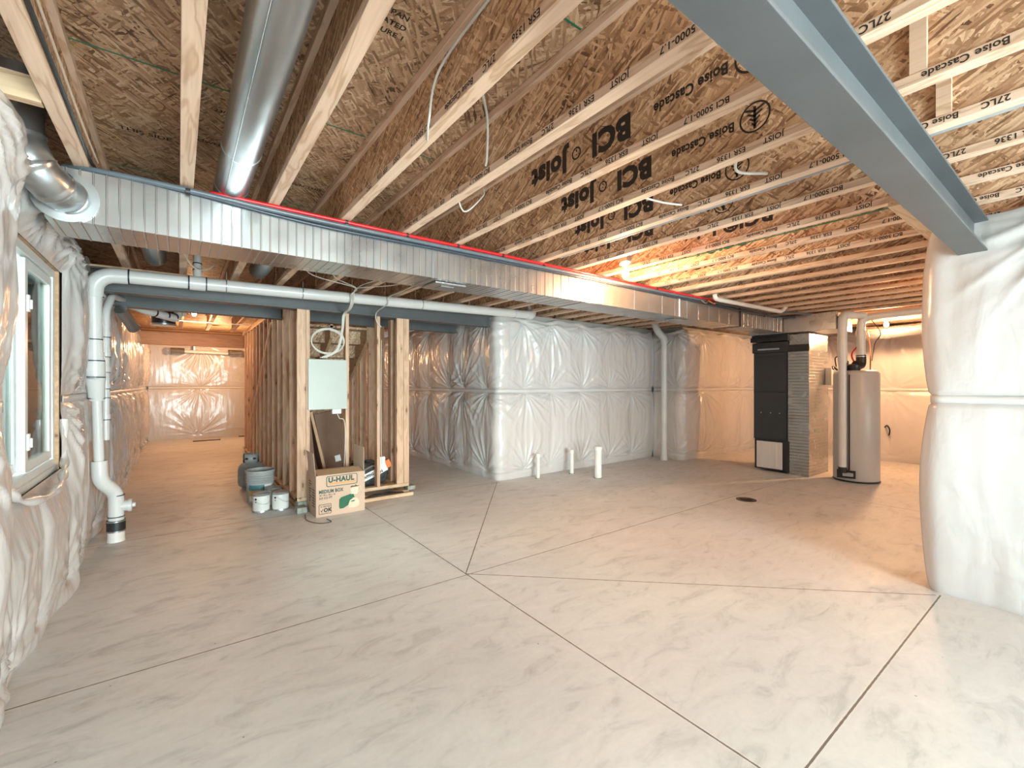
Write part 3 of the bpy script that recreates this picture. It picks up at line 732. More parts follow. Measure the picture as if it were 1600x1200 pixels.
def ring(p, q, r): MB().tube([p, q], r, 24).build('primer_ring', M['primer'], dp)
for x in (-.335, .075, .205): ring((x-.005, 4.967, sl(x)), (x+.005, 4.967, sl(x)), R+.0075 if x < .3 else R+.001)
MB().tube([(.08, 4.967, sl(.08)), (.20, 4.967, sl(.2))], R+.007, 24).build('tee_fitting', M['pvc'], dp)
for z, r in ((2.085, R+.007), (1.735, R+.002), (1.56, R+.0125), (1.425, R+.0145), (1.25, R-.001), (.40, R), (.215, R)):
    xx = -.555 if z > 1.3 else (-.547 if z > 1 else -.435); yy = 4.975 if z > 1.3 else (5.05 if z > 1 else 5.18)
    ring((xx, yy, z+.004), (xx, yy, z-.004), r+.001)
ring((-.536, 5.098, .725), (-.536, 5.099, .718), R-.019)
br = MB().tube(bend_path([(.14, 4.965, sl(.14)+.02), (.14, 4.99, 2.37), (.14, 5.0, 2.41), (.14, 5.06, 2.60)], .03), .033, 18).build('branch_pipe', M['pvc'], dp)
for z in (2.41, 2.47): MB().tube([(.14, 5.0+(z-2.41)*.3, z), (.14, 5.0+(z-2.405)*.3, z+.008)], .037, 18).build('primer_ring', M['primer'], dp)
def strap(x):
    z = sl(x); mb = MB()
    pts = arc((x, 4.957, z), (0, 1, 0), (0, 0, 1), R+.003, 0, -PI, 10) + arc((x, 4.957, z), (0, 1, 0), (0, 0, 1), R+.003, -PI, -PI*1.35, 4)
    mb.tube(pts + [Vector((x, 4.93, 2.42))], .0035, 6)
    mb.build('pipe_strap', M['galv_round'], dp)
for x in (.36, 1.02, 2.35, 3.75): strap(x)
MB().tube(bend_path([(3.98, 4.95, sl(3.98)), (4.06, 4.96, sl(4.06)), (4.13, 5.02, 2.40), (4.15, 5.06, 2.5)], .04), R+.006, 20).build('end_elbow', M['pvc'], dp)
# second, thinner drain behind it
d2 = thing('vent_pipe', (-.53, 5.45, .9), 'thinner white plastic vent pipe right behind the drain stack', 'drain pipe')
MB().tube(bend_path([(-.53, 5.46, .86), (-.53, 5.46, 2.04), (-.50, 5.62, 2.2), (-.46, 6.6, 2.30)], .07), .030, 16).build('vertical_run', M['pvc'], d2)
for z in (1.05, 1.25, 1.33, 1.48, 1.62, 1.80): MB().tube([(-.53, 5.46, z), (-.53, 5.46, z+.045)], .036, 16).build('coupling', M['pvc'], d2); MB().tube([(-.53, 5.46, z-.002), (-.53, 5.46, z-.008)], .0365, 16).build('primer_ring', M['primer'], d2)
d3 = thing('trap_pipe', (-.1, 6.8, 2.1), 'white plastic pipe branch with black rings below the corridor joists', 'drain pipe')
MB().tube(bend_path([(-.42, 6.55, 2.26), (-.30, 6.65, 2.22), (-.02, 7.1, 2.20), (.02, 7.2, 2.34), (.02, 7.2, 2.6)], .06), .048, 18).build('pipe_run', M['pvc'], d3)
MB().tube([(-.45, 6.52, 2.27), (-.40, 6.57, 2.255)], .056, 16).build('end_hub', M['pvc'], d3)
for a in ((-.24, 6.745), (-.13, 6.92), (-.05, 7.05)): MB().tube([(a[0], a[1], 2.215), (a[0]+.012, a[1]+.02, 2.214)], .051, 18).build('primer_ring', M['primer'], d3)
MB().tube([(.02, 7.2, 2.2+.06), (.02, 7.2, 2.31)], .062, 18).build('ribbed_hub', M['pvc'], d3)
d4 = MB().tube([(-.47, 6.0, 2.13), (-.40, 6.2, 2.0), (-.38, 6.25, 1.97)], [.055, .055, .06], 16).build('hanging_duct_end', M['galv_round']); tag(d4, 'short shiny duct end poking out of the left wall below the steel beams', 'duct end')
ft = thing('boot_duct', (.0, 7.9, 2.15), 'black round duct boot with a steel ring hanging in the corridor ceiling', 'duct boot')
MB().lathe([(.13, .0), (.135, .02), (.135, .16), (.11, .26), (.11, .5)], (-.16, 7.7, 2.17), 22).build('boot_body', M['blackmet'], ft)
MB().lathe([(.137, 0), (.145, .006), (.145, .022), (.137, .026)], (-.16, 7.7, 2.165), 22).build('steel_ring', M['galv_round'], ft)
MB().tube([(-.30, 7.68, 2.35), (.12, 7.66, 2.36)], .02, 10).build('side_bar', M['copper'], ft)
o = MB().tube([(-.36, 7.0, 2.395), (-.34, 9.0, 2.40), (.2, 9.05, 2.40), (.98, 9.0, 2.40)], .008, 8).build('thin_pipe', M['pvc']); tag(o, 'thin pale pipe crossing under the corridor joists', 'water pipe')

# far room pipe on the end wall
fp = thing('flexible_duct', (.5, 13.55, 2.1), 'pipe with two flexible foil ends high on the far corridor wall', 'duct')
MB().tube([(.1, 13.52, 2.17), (1.05, 13.52, 2.15)], .04, 14).build('pipe', M['seam'], fp)
MB().box(.30, .33, 13.50, 13.81, 2.205, 2.41).build('bracket', M['galv_round'], fp)
for x0_, x1_ in ((-.15, .12), (1.02, 1.32)):
    n_ = 22; MB().tube([(x0_+(x1_-x0_)*k/n_, 13.52, 2.17) for k in range(n_+1)], [.075+.008*(k % 2) for k in range(n_+1)], 14).build('foil_sleeve', M['foil'], fp)

# ================================================================== STUD WALLS, STAIR
SZ0, SZ1 = .13, 2.186
sw = thing('stud_wall', (1.08, 7.8, 0), 'framed stud wall along the corridor, seen end on', 'stud wall')
MB().box(1.03, 1.12, 5.26, 10.36, .09, .128).build('bottom_plate', M['plate_y'], sw, .002)
MB().box(1.03, 1.12, 5.50, 10.36, 2.33, 2.368).build('top_plate', M['plate_y'], sw, .002)
MB().box(1.03, 1.12, 5.50, 10.36, 2.369, 2.406).build('top_plate', M['plate_y'], sw, .002)
MB().box(1.03, 1.12, 5.26, 10.36, 0, .038).build('floor_plate', M['plate_y'], sw, .002)
for k in range(13):
    y = 5.66+.4064*.97*k
    if y > 10.3: break
    x_ = 1.03 + rnd.uniform(-.004, .004)
    MB().box(x_, x_+.089, y, y+.038, .128, 2.33 if not (6.15 < y < 6.35) else 2.184).build('stud', M['stud'], sw, .002)
fw = thing('stud_wall', (1.7, 5.3, 0), 'framed stud wall facing the room, holding the pale panel', 'stud wall')
def fstud(x, wx=.038, y=5.262, z1=SZ1, z0=.13, dy=.089): return MB().box(x, x+wx, y, y+dy, z0, z1).build('stud', M['stud'], fw, .002)
fstud(1.03, .089, dy=.038); fstud(1.122, .038)
fstud(1.545); fstud(1.915)
fstud(2.163, .089, dy=.038); fstud(2.255, .07, dy=.089); fstud(2.165, .055, y=5.46)
MB().box(1.03, 2.325, 5.262, 5.351, .09, .128).build('bottom_plate', M['plate'], fw, .002)
MB().box(1.03, 2.325, 5.262, 5.351, 0, .038).build('floor_plate', M['plate'], fw, .002)
for x in (1.035, 2.30): MB().box(x, x+.10, 5.24, 5.37, .0385, .089).build('spacer_block', M['old_block'], fw, .003, label='weathered grey spacer block')
rs_ = thing('stud_wall', (2.3, 6, 0), 'framed stud wall on the right of the stair, running away from the room', 'stud wall')
for k in range(9):
    y = 5.70+.40*k
    MB().box(2.235, 2.324, y, y+.038, .128, 2.184 if k < 2 else 2.36).build('stud', M['stud'], rs_, .002)
MB().box(2.235, 2.324, 5.352, 9.2, .09, .128).build('bottom_plate', M['plate_y'], rs_, .002)
MB().box(2.235, 2.324, 5.352, 9.2, 0, .038).build('floor_plate', M['plate_y'], rs_, .002)
MB().box(2.235, 2.324, 6.34, 9.2, 2.362, 2.40).build('top_plate', M['plate_y'], rs_, .002)
# stair seen from beneath
stt = thing('staircase', (1.7, 7.5, 0), 'unfinished wooden stair seen from beneath through the stud wall', 'staircase')
SX0, SX1 = 1.16, 2.20
nst = 12; y_s, z_s = 6.36, 2.36; dy, dz = .265, .188
for k in range(nst):
    zt = z_s-dz*(k+1); yy = y_s+dy*k
    if zt < .1: break
    MB().box(SX0+.04, SX1-.04, yy, yy+dy+.02, zt-.03, zt).build('tread', M['osb_stair'], stt)
    MB().box(SX0+.04, SX1-.04, yy+dy, yy+dy+.018, zt-dz, zt-.03).build('riser', M['osb_stair'], stt)
for x in (SX0, SX1-.038, (SX0+SX1)/2-.02):
    mb = MB(); a = math.atan2(dz, dy)
    prof = [(y_s, z_s-.05), (y_s, z_s-.36), (y_s+dy*11.0, z_s-.36-dz*11.0+.05), (y_s+dy*11.9, z_s-.1-dz*11.7)]
    vs = [(x+q, p[0], max(p[1], .01)) for q in (0, .038) for p in prof]
    mb.add(vs, [(0, 1, 2, 3), (7, 6, 5, 4), (0, 4, 5, 1), (1, 5, 6, 2), (2, 6, 7, 3), (3, 7, 4, 0)])
    mb.build('stringer', M['stud_dark'], stt)
# diagonal string beside the corridor wall
o = MB().box(-.009, .009, -.006, .006, 0, 2.35).build('brace_strip', M['plate'])
o.location = (1.005, 6.8, 2.21); d = Vector((-.015, 2.9, -2.1)); o.rotation_euler = d.to_track_quat('Z', 'Y').to_euler(); o.scale = (1, 1, d.length/2.35*.98)
tag(o, 'thin diagonal wooden strip leaning along the corridor stud wall', 'wood strip')

# ================================================================== ELECTRICAL
pn = thing('electrical_panel', (1.33, 5.24, 1.09), 'pale green blank electrical panel mounted between the studs', 'electrical panel')
MB().box(1.148, 1.546, 5.262, 5.345, 1.092, 1.638).build('panel_box', M['panel'], pn, .004)
MB().box(1.138, 1.556, 5.240, 5.260, 1.084, 1.646).build('panel_cover', M['panel'], pn, .004)
for x, z in ((1.155, 1.10), (1.539, 1.10), (1.155, 1.63), (1.539, 1.63)): MB().lathe([(.004, 0), (.004, .003)], (x, 5.237, z), 8, 'y').build('screw', M['galv_round'], pn)
ob = MB().box(1.40, 1.50, 5.27, 5.33, 1.03, 1.085).build('outlet_box', M['white'], None, .003); tag(ob, 'small white outlet box under the pale electrical panel', 'outlet box')
def cable(name, pts, r, mat, label, sub=8, cat='cable', group=None):
    mb = MB().tube(smooth_path(pts, sub), r, 7); o = mb.build(name, mat); tag(o, label, cat, group); return o
lp = []
for k in range(3*28+1):
    a = 2*PI*k/28 + PI/2; rr_ = .165 + .006*(k//28) + .004*math.sin(a*2.3)
    lp.append((1.345+rr_*math.cos(a)*1.02, 5.25-.006*(k/28), 1.85+rr_*.80*math.sin(a)))
o = MB().tube(lp, .0055, 7).build('coiled_cable', M['cable']); tag(o, 'white cable coiled in a loop above the pale electrical panel', 'cable')
for k, (xa_, ya_) in enumerate(((1.0, 3.75), (1.22, 3.9), (1.46, 3.8), (1.70, 3.9))):
    cable('panel_cable', [(xa_+(-.25 if k < 2 else .28), ya_-.2, 2.40), (xa_+(-.06 if k < 2 else .05), 4.3, 2.37), (1.48+.012*k, 4.72, 2.38), (1.485+.012*k, 4.875, 2.335), (1.49+.01*k, 4.885, 2.26), (1.50+.008*k, 5.0, 2.20), (1.50+.008*k, 5.21, 2.16), (1.49+.006*k, 5.235, 1.98), (1.43+.008*k, 5.235, 1.76), (1.26+.02*k, 5.235, 1.66)],
          .0048, M['cable'], ['leftmost', 'second', 'third', 'rightmost'][k] + ' of four white cables fanning from the joists down to the electrical panel')
cable('wall_cable', [(1.95, 4.0, 2.40), (1.93, 4.5, 2.37), (1.90, 4.87, 2.35), (1.90, 4.885, 2.28), (1.88, 5.18, 2.22), (1.90, 5.235, 2.12), (1.96, 5.25, 2.06)], .006, M['cable'], 'single white cable curving over the drain pipe to the middle stud')
cable('outlet_cable', [(1.45, 5.25, 1.03), (1.47, 5.24, .98), (1.53, 5.25, .93), (1.535, 5.255, .6), (1.51, 5.25, .25)], .005, M['cable'], 'white cable looping down the stud from the outlet box')
cable('stub_cable', [(1.965, 5.25, 1.9), (1.96, 5.252, 1.2), (1.965, 5.25, .52), (1.97, 5.25, .40)], .004, M['cable'], 'thin white cable running down the middle stud')
cable('duct_cable', [(-.2, 3.5, 2.40), (-.02, 4.0, 2.385), (.1, 4.5, 2.33), (.20, 4.7, 2.37), (.25, 4.8, 2.43)], .006, M['cable'], 'sagging white cable under the joists near the left end of the duct')
JW = 'white cables stapled to the joists'
cable('joist_cable', [(.83, 1.15, 2.66), (.815, 1.55, 2.60), (.80, 1.62, 2.42), (.875, 1.78, 2.43), (.905, 1.80, 2.55)], .005, M['cable'], 'white cable hanging around the fourth joist, left one of two')
cable('joist_cable', [(.83, 1.25, 2.68), (1.0, 1.55, 2.64), (1.20, 1.80, 2.66), (1.225, 1.84, 2.5), (1.23, 1.86, 2.46)], .006, M['cable'], 'pair of white cables dropping between the fourth and fifth joist')
cable('joist_cable', [(1.29, 1.95, 2.70), (1.32, 2.3, 2.62), (1.45, 2.45, 2.47), (1.60, 2.46, 2.60), (1.64, 2.5, 2.67)], .005, M['cable'], 'white cable sagging between the fifth and sixth joist')
cable('joist_cable', [(2.10, 1.03, 2.46), (2.27, 1.12, 2.45), (2.44, 1.05, 2.46)], .007, M['cable'], 'short white cable between joists beside the big steel beam')
cable('joist_cable', [(2.10, 1.62, 2.455), (2.3, 1.58, 2.45), (2.44, 1.54, 2.455)], .006, M['cable'], 'short white cable between joists, farther from the big steel beam')
cable('lamp_cable', [(3.22, 2.62, 2.66), (3.05, 2.35, 2.58), (2.95, 2.15, 2.50), (2.93, 1.85, 2.46), (2.96, 1.5, 2.5)], .006, M['cable'], 'white cable feeding the ceiling bulb in front of the duct')
cable('lamp_cable', [(3.24, 2.60, 2.67), (3.14, 2.3, 2.60), (3.10, 2.05, 2.50), (3.02, 1.75, 2.45), (3.06, 1.4, 2.5)], .006, M['cable'], 'second white cable feeding the ceiling bulb, on its right')
cable('green_wire', [(3.655, 2.9, 2.50), (3.655, 1.6, 2.505), (3.655, .6, 2.50)], .004, M['green'], 'thin green wire along a joist near the sheeted wall end')
cable('floor_cable', [(1.06, 5.02, .006), (1.03, 4.80, .006), (1.10, 4.62, .006), (1.21, 4.60, .006), (1.20, 4.72, .006)], .0035, M['debris'], 'thin dark wire loop on the floor beside the cardboard box')
o = MB().tube([(2.528, -2.9, 2.432), (2.528, 2.7, 2.432)], .023, 12).build('conduit', M['conduit']); tag(o, 'long straight pale pipe running beside a joist under the ceiling', 'conduit')
o = MB().tube(bend_path([(5.02, 2.74, 2.56), (5.02, 2.74, 2.37), (5.12, 2.72, 2.36), (6.5, 2.62, 2.345), (6.6, 2.60, 2.42)], .05), .026, 14).build('condensate_pipe', M['pvc']); tag(o, 'short white plastic pipe bent up at its end beside the duct near the furnace', 'water pipe')
cable('pipe_loop', [(4.93, 2.86, 2.36), (5.0, 2.84, 2.33), (5.05, 2.85, 2.36)], .008, M['galv'], 'tiny metal pipe hook on the duct edge', 6, 'pipe fitting')
def bulb(x, y, z, label, power, key, ped=.0, holder=True):
    t = thing('ceiling_lamp', (x, y, z), label, 'light bulb')
    MB().lathe([(.0, .0), (.018, .002), (.030, .020), (.032, .036), (.026, .060), (.015, .078), (.013, .09)], (x, y, z), 18).build('bulb', M['bulb'], t)
    MB().lathe([(.016, .082), (.022, .085), (.024, .11), (.055, .125), (.058, .14), (.05, .15)], (x, y, z), 22).build('lamp_holder', M['porcelain'], t)
    MB().box(x-.05, x+.05, y-.05, y+.05, z+.15, z+.20).build('junction_box', M['galv_round'], t, .002)
    if 2.41 > z+.2 or z+.2 < 2.69: MB().box(x-.17, x+.17, y-.012, y+.012, z+.20, z+.21).build('mounting_bar', M['galv_round'], t)
    l = bpy.data.lights.new('bulb_light', 'POINT'); l.energy = power; l.color = WARM; l.shadow_soft_size = .045
    lo = bpy.data.objects.new('bulb_light', l); lo.location = (x, y, z-.05); C.objects.link(lo)
bulb(3.27, 2.63, 2.335, 'glowing bare bulb in a white holder between joists in front of the duct', BULB_W['main'], 'a')
bulb(8.72, 2.02, 2.25, 'glowing bare bulb behind the water heater near the back wall', BULB_W['boiler'], 'b')
bulb(.2, 8.7, 2.45, 'bare bulb added for warm glow up in the corridor joists, mostly hidden by the steel beams', BULB_W['corridor'], 'c')  # added out of sight to give the corridor its orange glow
bulb(.65, 12.2, 2.25, 'bare bulb added for warm glow in the far corridor room behind the wooden header', BULB_W['far'], 'd')  # hidden bulb, added to light the far room warmly
bulb(5.9, .2, 2.36, 'unseen bare bulb added for warm glow between joists in the right bay behind the sheeted wall end', BULB_W['rear'], 'e')  # added bulb, out of view, warms the right bay

cable('joist_wire', [(-.336, -1, 2.427), (-.335, 1.0, 2.43), (-.333, 2.0, 2.425), (-.335, 2.8, 2.43), (-.33, 3.0, 2.44)], .007, M['rubber'], 'black wire running along the joist nearest the left wall')
cable('joist_wire', [(-.318, -1, 2.455), (-.318, 1.0, 2.46), (-.318, 1.9, 2.45), (-.312, 2.5, 2.425), (-.315, 2.95, 2.45)], .0045, M['card'], 'tan wire beside the black wire along the first joist')
for x, lab in ((-.168, 'dark round duct in the joist bay nearest the left wall, beyond the trunk duct'), (.645, 'dark round duct in a joist bay above the electrical panel, beyond the trunk duct')):
    o = MB().tube([(x, 3.5, 2.51), (x, 5.1, 2.51)], .085, 22).build('round_duct', M['galv_round']); tag(o, lab, 'air duct')
# ================================================================== FURNACE AND WATER HEATER
fu = thing('furnace', (7.75, 3.0, 0), 'dark charcoal furnace cabinet with foil wrapped return duct', 'furnace')
FX0, FX1 = 7.40, 8.15
MB().box(FX0, FX1, 2.90, 3.39, .50, 1.86).build('cabinet', M['charcoal'], fu, .006)
MB().box(FX0-.012, FX0-.001, 2.915, 3.375, 1.25, 1.80).build('upper_door', M['charcoal'], fu, .004)
MB().box(FX0-.012, FX0-.001, 2.915, 3.375, .52, 1.235).build('lower_door', M['charcoal'], fu, .004)
MB().box(FX0+.01, FX1-.01, 2.91, 3.38, .03, .498).build('base_box', M['blackmet'], fu, .004)
MB().box(FX0-.008, FX0+.0085, 2.965, 3.345, .05, .47).build('filter_cover', M['seam'], fu, .02, label='pale ribbed metal cover at the bottom')
for y in (3.05, 3.15, 3.25): MB().box(FX0-.011, FX0-.008, y-.004, y+.004, .06, .46).build('cover_rib', M['white'], fu)
for y in (3.0, 3.13, 3.27): MB().lathe([(.008, 0), (.008, .006)], (FX0-.018, y, .92), 8, 'x').build('screw', M['galv_round'], fu)
MB().box(FX0-.02, FX1, 2.885, 3.405, 1.86, 2.02).build('coil_case', M['charcoal'], fu, .006)
MB().box(FX0-.024, FX0-.02, 3.00, 3.32, 1.90, 1.925).build('galv_strip', M['galv_round'], fu)  # thin galvanised strip across the coil case front
MB().box(FX0-.05, FX1, 2.87, 3.42, 2.03, 2.10).build('top_collar', M['blackmet'], fu, .006)
MB().box(FX0-.02, FX1, 2.88, 3.41, 2.10, 2.136).build('supply_neck', M['blackmet'], fu)
def yd(x0, x1, y0, y1, z0, z1, pitch, h=.002):
    mb = MB(); st = [(z0, 0)]; z = z0+pitch/2
    while z < z1-pitch*.3: st += [(z-.005, 0), (z, h), (z+.005, 0)]; z += pitch
    st.append((z1, 0)); vs = []
    for p, e in st:
        for a, b in ((x0-e, y0-e), (x1+e, y0-e), (x1+e, y1+e), (x0-e, y1+e)): vs.append((a, b, p))
    n = len(st); mb.add(vs, [(i*4+k, i*4+(k+1) % 4, (i+1)*4+(k+1) % 4, (i+1)*4+k) for i in range(n-1) for k in range(4)] + [(3, 2, 1, 0), tuple((n-1)*4+k for k in range(4))])
    return mb
MB_ = yd(FX0-.005, FX1-.0, 2.605, 2.885, .0, 1.86, .046, .0035)
MB_.build('return_duct', M['foil'], fu, label='foil wrapped ribbed return air duct')
MB().box(FX0-.012, FX0+.02, 2.60, 2.89, 1.855, 1.96).build('tape_cap', M['blackmet'], fu, .004, label='black taped top edge')
MB().box(FX0+.02, FX1, 2.61, 2.88, 1.861, 2.12).build('return_neck', M['foil'], fu, .003)
MB().box(FX0-.011, FX0-.006, 2.865, 2.905, .02, .5).build('black_tape', M['rubber'], fu)
fl = thing('control_box', (8.05, 2.55, .92), 'small pale box with a dark wire loop between furnace and water heater', 'control box')
MB().box(8.02, 8.10, 2.52, 2.604, 1.35, 1.62).build('box_case', M['seam'], fl, .006)
MB().tube(smooth_path([(8.05, 2.5, 1.35), (8.0, 2.46, 1.05), (8.06, 2.45, .92), (8.10, 2.47, 1.1), (8.08, 2.5, 1.35)], 6), .012, 8).build('wire_loop', M['rubber'], fl)

HX, HY, HR = 7.73, 2.13, .268
wh = thing('water_heater', (HX, HY, 0), 'tall grey cylindrical water heater with vent pipes', 'water heater')
MB().lathe([(HR-.01, 0), (HR, .03), (HR, 1.50), (HR-.02, 1.53), (HR-.05, 1.545), (.0, 1.55)], (HX, HY, .015), 56).build('tank_jacket', M['heater'], wh)
MB().lathe([(HR-.005, 0), (HR+.006, .004), (HR+.006, .018), (HR-.005, .022)], (HX, HY, .002), 48).build('base_ring', M['blackmet'], wh)
cd_ = Vector((-HX, -HY, 0)).normalized(); sd = Vector((-cd_.y, cd_.x, 0))   # toward camera
rotc = Matrix.Rotation(math.atan2(cd_.y, cd_.x), 3, 'Z')
def front_box(off, w_, d_, z0, z1, nm, mat, bev=.002, out=0):
    c = Vector((HX, HY, 0)) + cd_*(HR+out) + sd*off
    mb = MB(); vs = []
    for a in (-d_/2, d_/2):
        for bq in (-w_/2, w_/2):
            for zz in (z0, z1): p = c + cd_*a + sd*bq; vs.append((p.x, p.y, zz))
    mb.add(vs, [(0, 1, 3, 2), (4, 6, 7, 5), (0, 4, 5, 1), (2, 3, 7, 6), (0, 2, 6, 4), (1, 5, 7, 3)])
    return mb.build(nm, mat, wh, bev)
front_box(-.11, .21, .05, .06, .17, 'burner_door', M['blackmet'], out=-.012)
front_box(-.09, .12, .03, .09, .14, 'gas_valve', M['galv_round'], out=.02)
front_box(-.075, .016, .01, .17, 1.50, 'jacket_seam', M['rubber'], out=-.004)
# blower on top
MB().lathe([(.085, 0), (.09, .01), (.09, .07), (.05, .09)], (HX-.05, HY+.02, 1.565), 20).build('blower_housing', M['blackmet'], wh)
MB().box(HX-.17, HX-.09, HY+.06, HY+.13, 1.56, 1.70).build('control_box', M['rubber'], wh, .006)
MB().tube(smooth_path([(HX-.15, HY+.1, 1.69), (HX-.19, HY+.14, 1.76), (HX-.17, HY+.2, 1.74), (HX-.13, HY+.2, 1.62)], 6), .008, 8).build('hose_loop', M['rubber'], wh)
MB().tube(smooth_path([(HX-.15, HY+.18, 1.57), (HX-.2, HY+.22, 1.62), (HX-.24, HY+.2, 1.58)], 6), .012, 8).build('hose_loop', M['rubber'], wh)
v1 = Vector((HX, HY, 0)) + cd_*(HR+.055) + sd*-.0
PX, PY = v1.x, v1.y
a1 = v1 + sd*-.15
iv = thing('intake_pipe', (a1.x, a1.y, .1), 'white intake pipe standing in front of the water heater', 'vent pipe')
MB().tube(bend_path([(a1.x, a1.y, .20), (a1.x, a1.y, 2.33), (a1.x+.35, a1.y-.15, 2.335)], .12, 8), [.046]*1+[.046]*9+[.046], 20).build('pipe_run', M['pvc'], iv)
MB().tube([(a1.x, a1.y, 1.72), (a1.x, a1.y, 1.70), (a1.x, a1.y, 1.66)], [.055, .055, .05], 20).build('hub', M['pvc'], iv)
MB().tube([(a1.x, a1.y, 1.725), (a1.x, a1.y, 1.73)], .0555, 20).build('primer_ring', M['primer'], iv)
MB().tube(bend_path([(a1.x, a1.y, 1.72), (a1.x, a1.y, 2.33), (a1.x+.16, a1.y-.07, 2.333)], .11, 8), .056, 20).build('wide_sleeve', M['pvc'], iv)
MB().tube([(a1.x, a1.y, .14), (a1.x, a1.y, .22)], .05, 20).build('rubber_foot', M['rubber'], iv, label='black rubber foot')
ev = thing('exhaust_pipe', (HX+.02, HY-.06, 1.6), 'white exhaust pipe rising from the black elbow on the water heater', 'vent pipe')
ex, ey = HX+.03, HY-.05
MB().tube(bend_path([(ex, ey, 1.74), (ex, ey, 2.31), (ex+.02, ey-.5, 2.33), (ex+.03, -2.8, 2.33)], .12, 8), .05, 20).build('pipe_run', M['pvc'], ev)
MB().tube(bend_path([(ex-.10, ey+.04, 1.64), (ex, ey, 1.63), (ex, ey, 1.78)], .06, 8), .06, 20).build('rubber_elbow', M['rubber'], ev, label='black rubber elbow')
MB().tube([(ex, ey, 1.755), (ex, ey, 1.765)], .063, 20).build('clamp', M['galv_round'], ev)
for nm, dx, col, lab in (('copper_line', .17, M['copper'], 'thin copper gas line rising behind the water heater'),):
    cable(nm, [(HX+dx, HY-.12, 1.56), (HX+dx, HY-.12, 1.9), (HX+dx-.05, HY-.10, 2.1), (HX+dx-.06, HY, 2.35)], .010, col, lab, cat='water pipe')
cable('red_supply_pipe', [(HX-.02, HY+.0, 1.65), (HX-.0, HY+.05, 1.80), (HX+.12, HY-.02, 2.0), (HX+.10, HY, 2.34)], .011, M['red'], 'red pipe curving up above the water heater', cat='water pipe')
cable('wire_curl', [(HX+.3, HY-.1, 2.30), (HX+.32, HY-.2, 2.1), (HX+.22, HY-.16, 1.95), (HX+.2, HY-.13, 1.7)], .005, M['rubber'], 'thin dark wire curling down beside the exhaust pipe')
# foil flex duct to the right
fd = thing('foil_duct', (8.6, 1.2, 2.1), 'crumpled silver foil duct under the joists right of the water heater', 'air duct')
n_ = 40; pts = smooth_path([(9.2, 2.5, 2.22), (9.15, 2.1, 2.20), (9.15, 1.4, 2.24), (9.15, .4, 2.29)], 13)
MB().tube(pts, [.115*(1-.45*i/len(pts))+.006*((i % 2)) for i in range(len(pts))], 18).build('duct_body', M['foil'], fd)

# ================================================================== FLOOR ITEMS
dn_ = thing('floor_drain', (5.38, 2.55, 0), 'dark round floor drain in the concrete', 'floor drain')
MB().lathe([(.11, 0), (.11, .004), (.09, .006), (.0, .006)], (5.38, 2.55, .0005), 28).build('drain_rim', M['blackmet'], dn_)
MB().lathe([(.075, 0), (.075, .006), (.05, .012), (0, .012)], (5.38, 2.55, .004), 24).build('drain_plug', M['rubber'], dn_)
def stub(x, y, h, r, lab):
    t = thing('pipe_stub', (x, y, 0), lab, 'pipe stub')
    MB().tube([(x, y, 0), (x, y, h)], r, 20).build('pipe', M['pvc_stub'], t)
    MB().tube([(x, y, h-.05), (x, y, h-.005), (x, y, h+.004)], [r+.007, r+.007, r-.002], 20).build('end_cap', M['pvc_stub'], t)
    MB().tube([(x, y, 0), (x, y, .012)], r+.012, 16).build('concrete_collar', M['old_block'], t)
stub(4.17, 4.93, .36, .026, 'short white pipe stub by the sheeted corner, leftmost of three')
stub(4.80, 4.88, .37, .030, 'middle white pipe stub rising from the floor')
stub(4.89, 4.43, .46, .052, 'thickest white pipe stub, standing forward of the other two')
MB_t = thing('vertical_vent', (7.05, 4.80, 0), 'white plastic pipe running floor to ceiling beside the sheeted wall', 'drain pipe')
MB().tube([(7.02, 4.78, 0), (7.02, 4.78, 2.12)], .052, 20).build('pipe_run', M['pvc'], MB_t)
MB().tube(bend_path([(7.02, 4.78, 2.10), (7.02, 4.78, 2.2), (6.93, 4.86, 2.33), (6.9, 4.9, 2.5)], .06), .062, 20).build('top_elbow', M['pvc'], MB_t)
MB().tube([(7.02, 4.78, 0), (7.02, 4.78, .07)], .06, 20).build('floor_hub', M['pvc'], MB_t)

# cardboard box
BX0, BX1, BY0, BY1, BH = 1.125, 1.625, 4.84, 5.225, .425
bx = thing('cardboard_box', ((BX0+BX1)/2, (BY0+BY1)/2, 0), 'open cardboard moving box with printed lettering standing on the floor', 'cardboard box')
th = .005
mb = MB().box(BX0, BX1, BY0, BY0+th, 0, BH).box(BX0, BX1, BY1-th, BY1, 0, BH).box(BX0, BX0+th, BY0+th, BY1-th, 0, BH).box(BX1-th, BX1, BY0+th, BY1-th, 0, BH).box(BX0+th, BX1-th, BY0+th, BY1-th, .002, .008)
mb.build('box_body', M['card'], bx)
def flap(p0, p1, d, mat=M['card']):
    p0, p1, d = Vector(p0), Vector(p1), Vector(d); nn = (p1-p0).cross(d).normalized()*.004
    ins = (p1-p0)*.012
    vs = [p0+ins, p1-ins, p1-ins*1.5+d, p0+ins*1.5+d]; vs = [v - nn/2 for v in vs] + [v + nn/2 for v in vs]
    return MB().add(vs, [(0, 1, 2, 3), (7, 6, 5, 4), (0, 4, 5, 1), (1, 5, 6, 2), (2, 6, 7, 3), (3, 7, 4, 0)]).build('flap', mat, bx)
flap((BX0+.002, BY0+.02, BH), (BX0+.002, BY1-.06, BH), (-.03, -.035, .235))
flap((BX1-.002, BY0+.02, BH), (BX1-.002, BY1, BH), (.012, .035, .25))
flap((BX0+.01, BY0+.003, BH), (BX1-.01, BY0+.003, BH), (.0, .135, .035), M['card_in'])
fy = BY0
FXa, FZa = (1, 0, 0), (0, 0, 1)
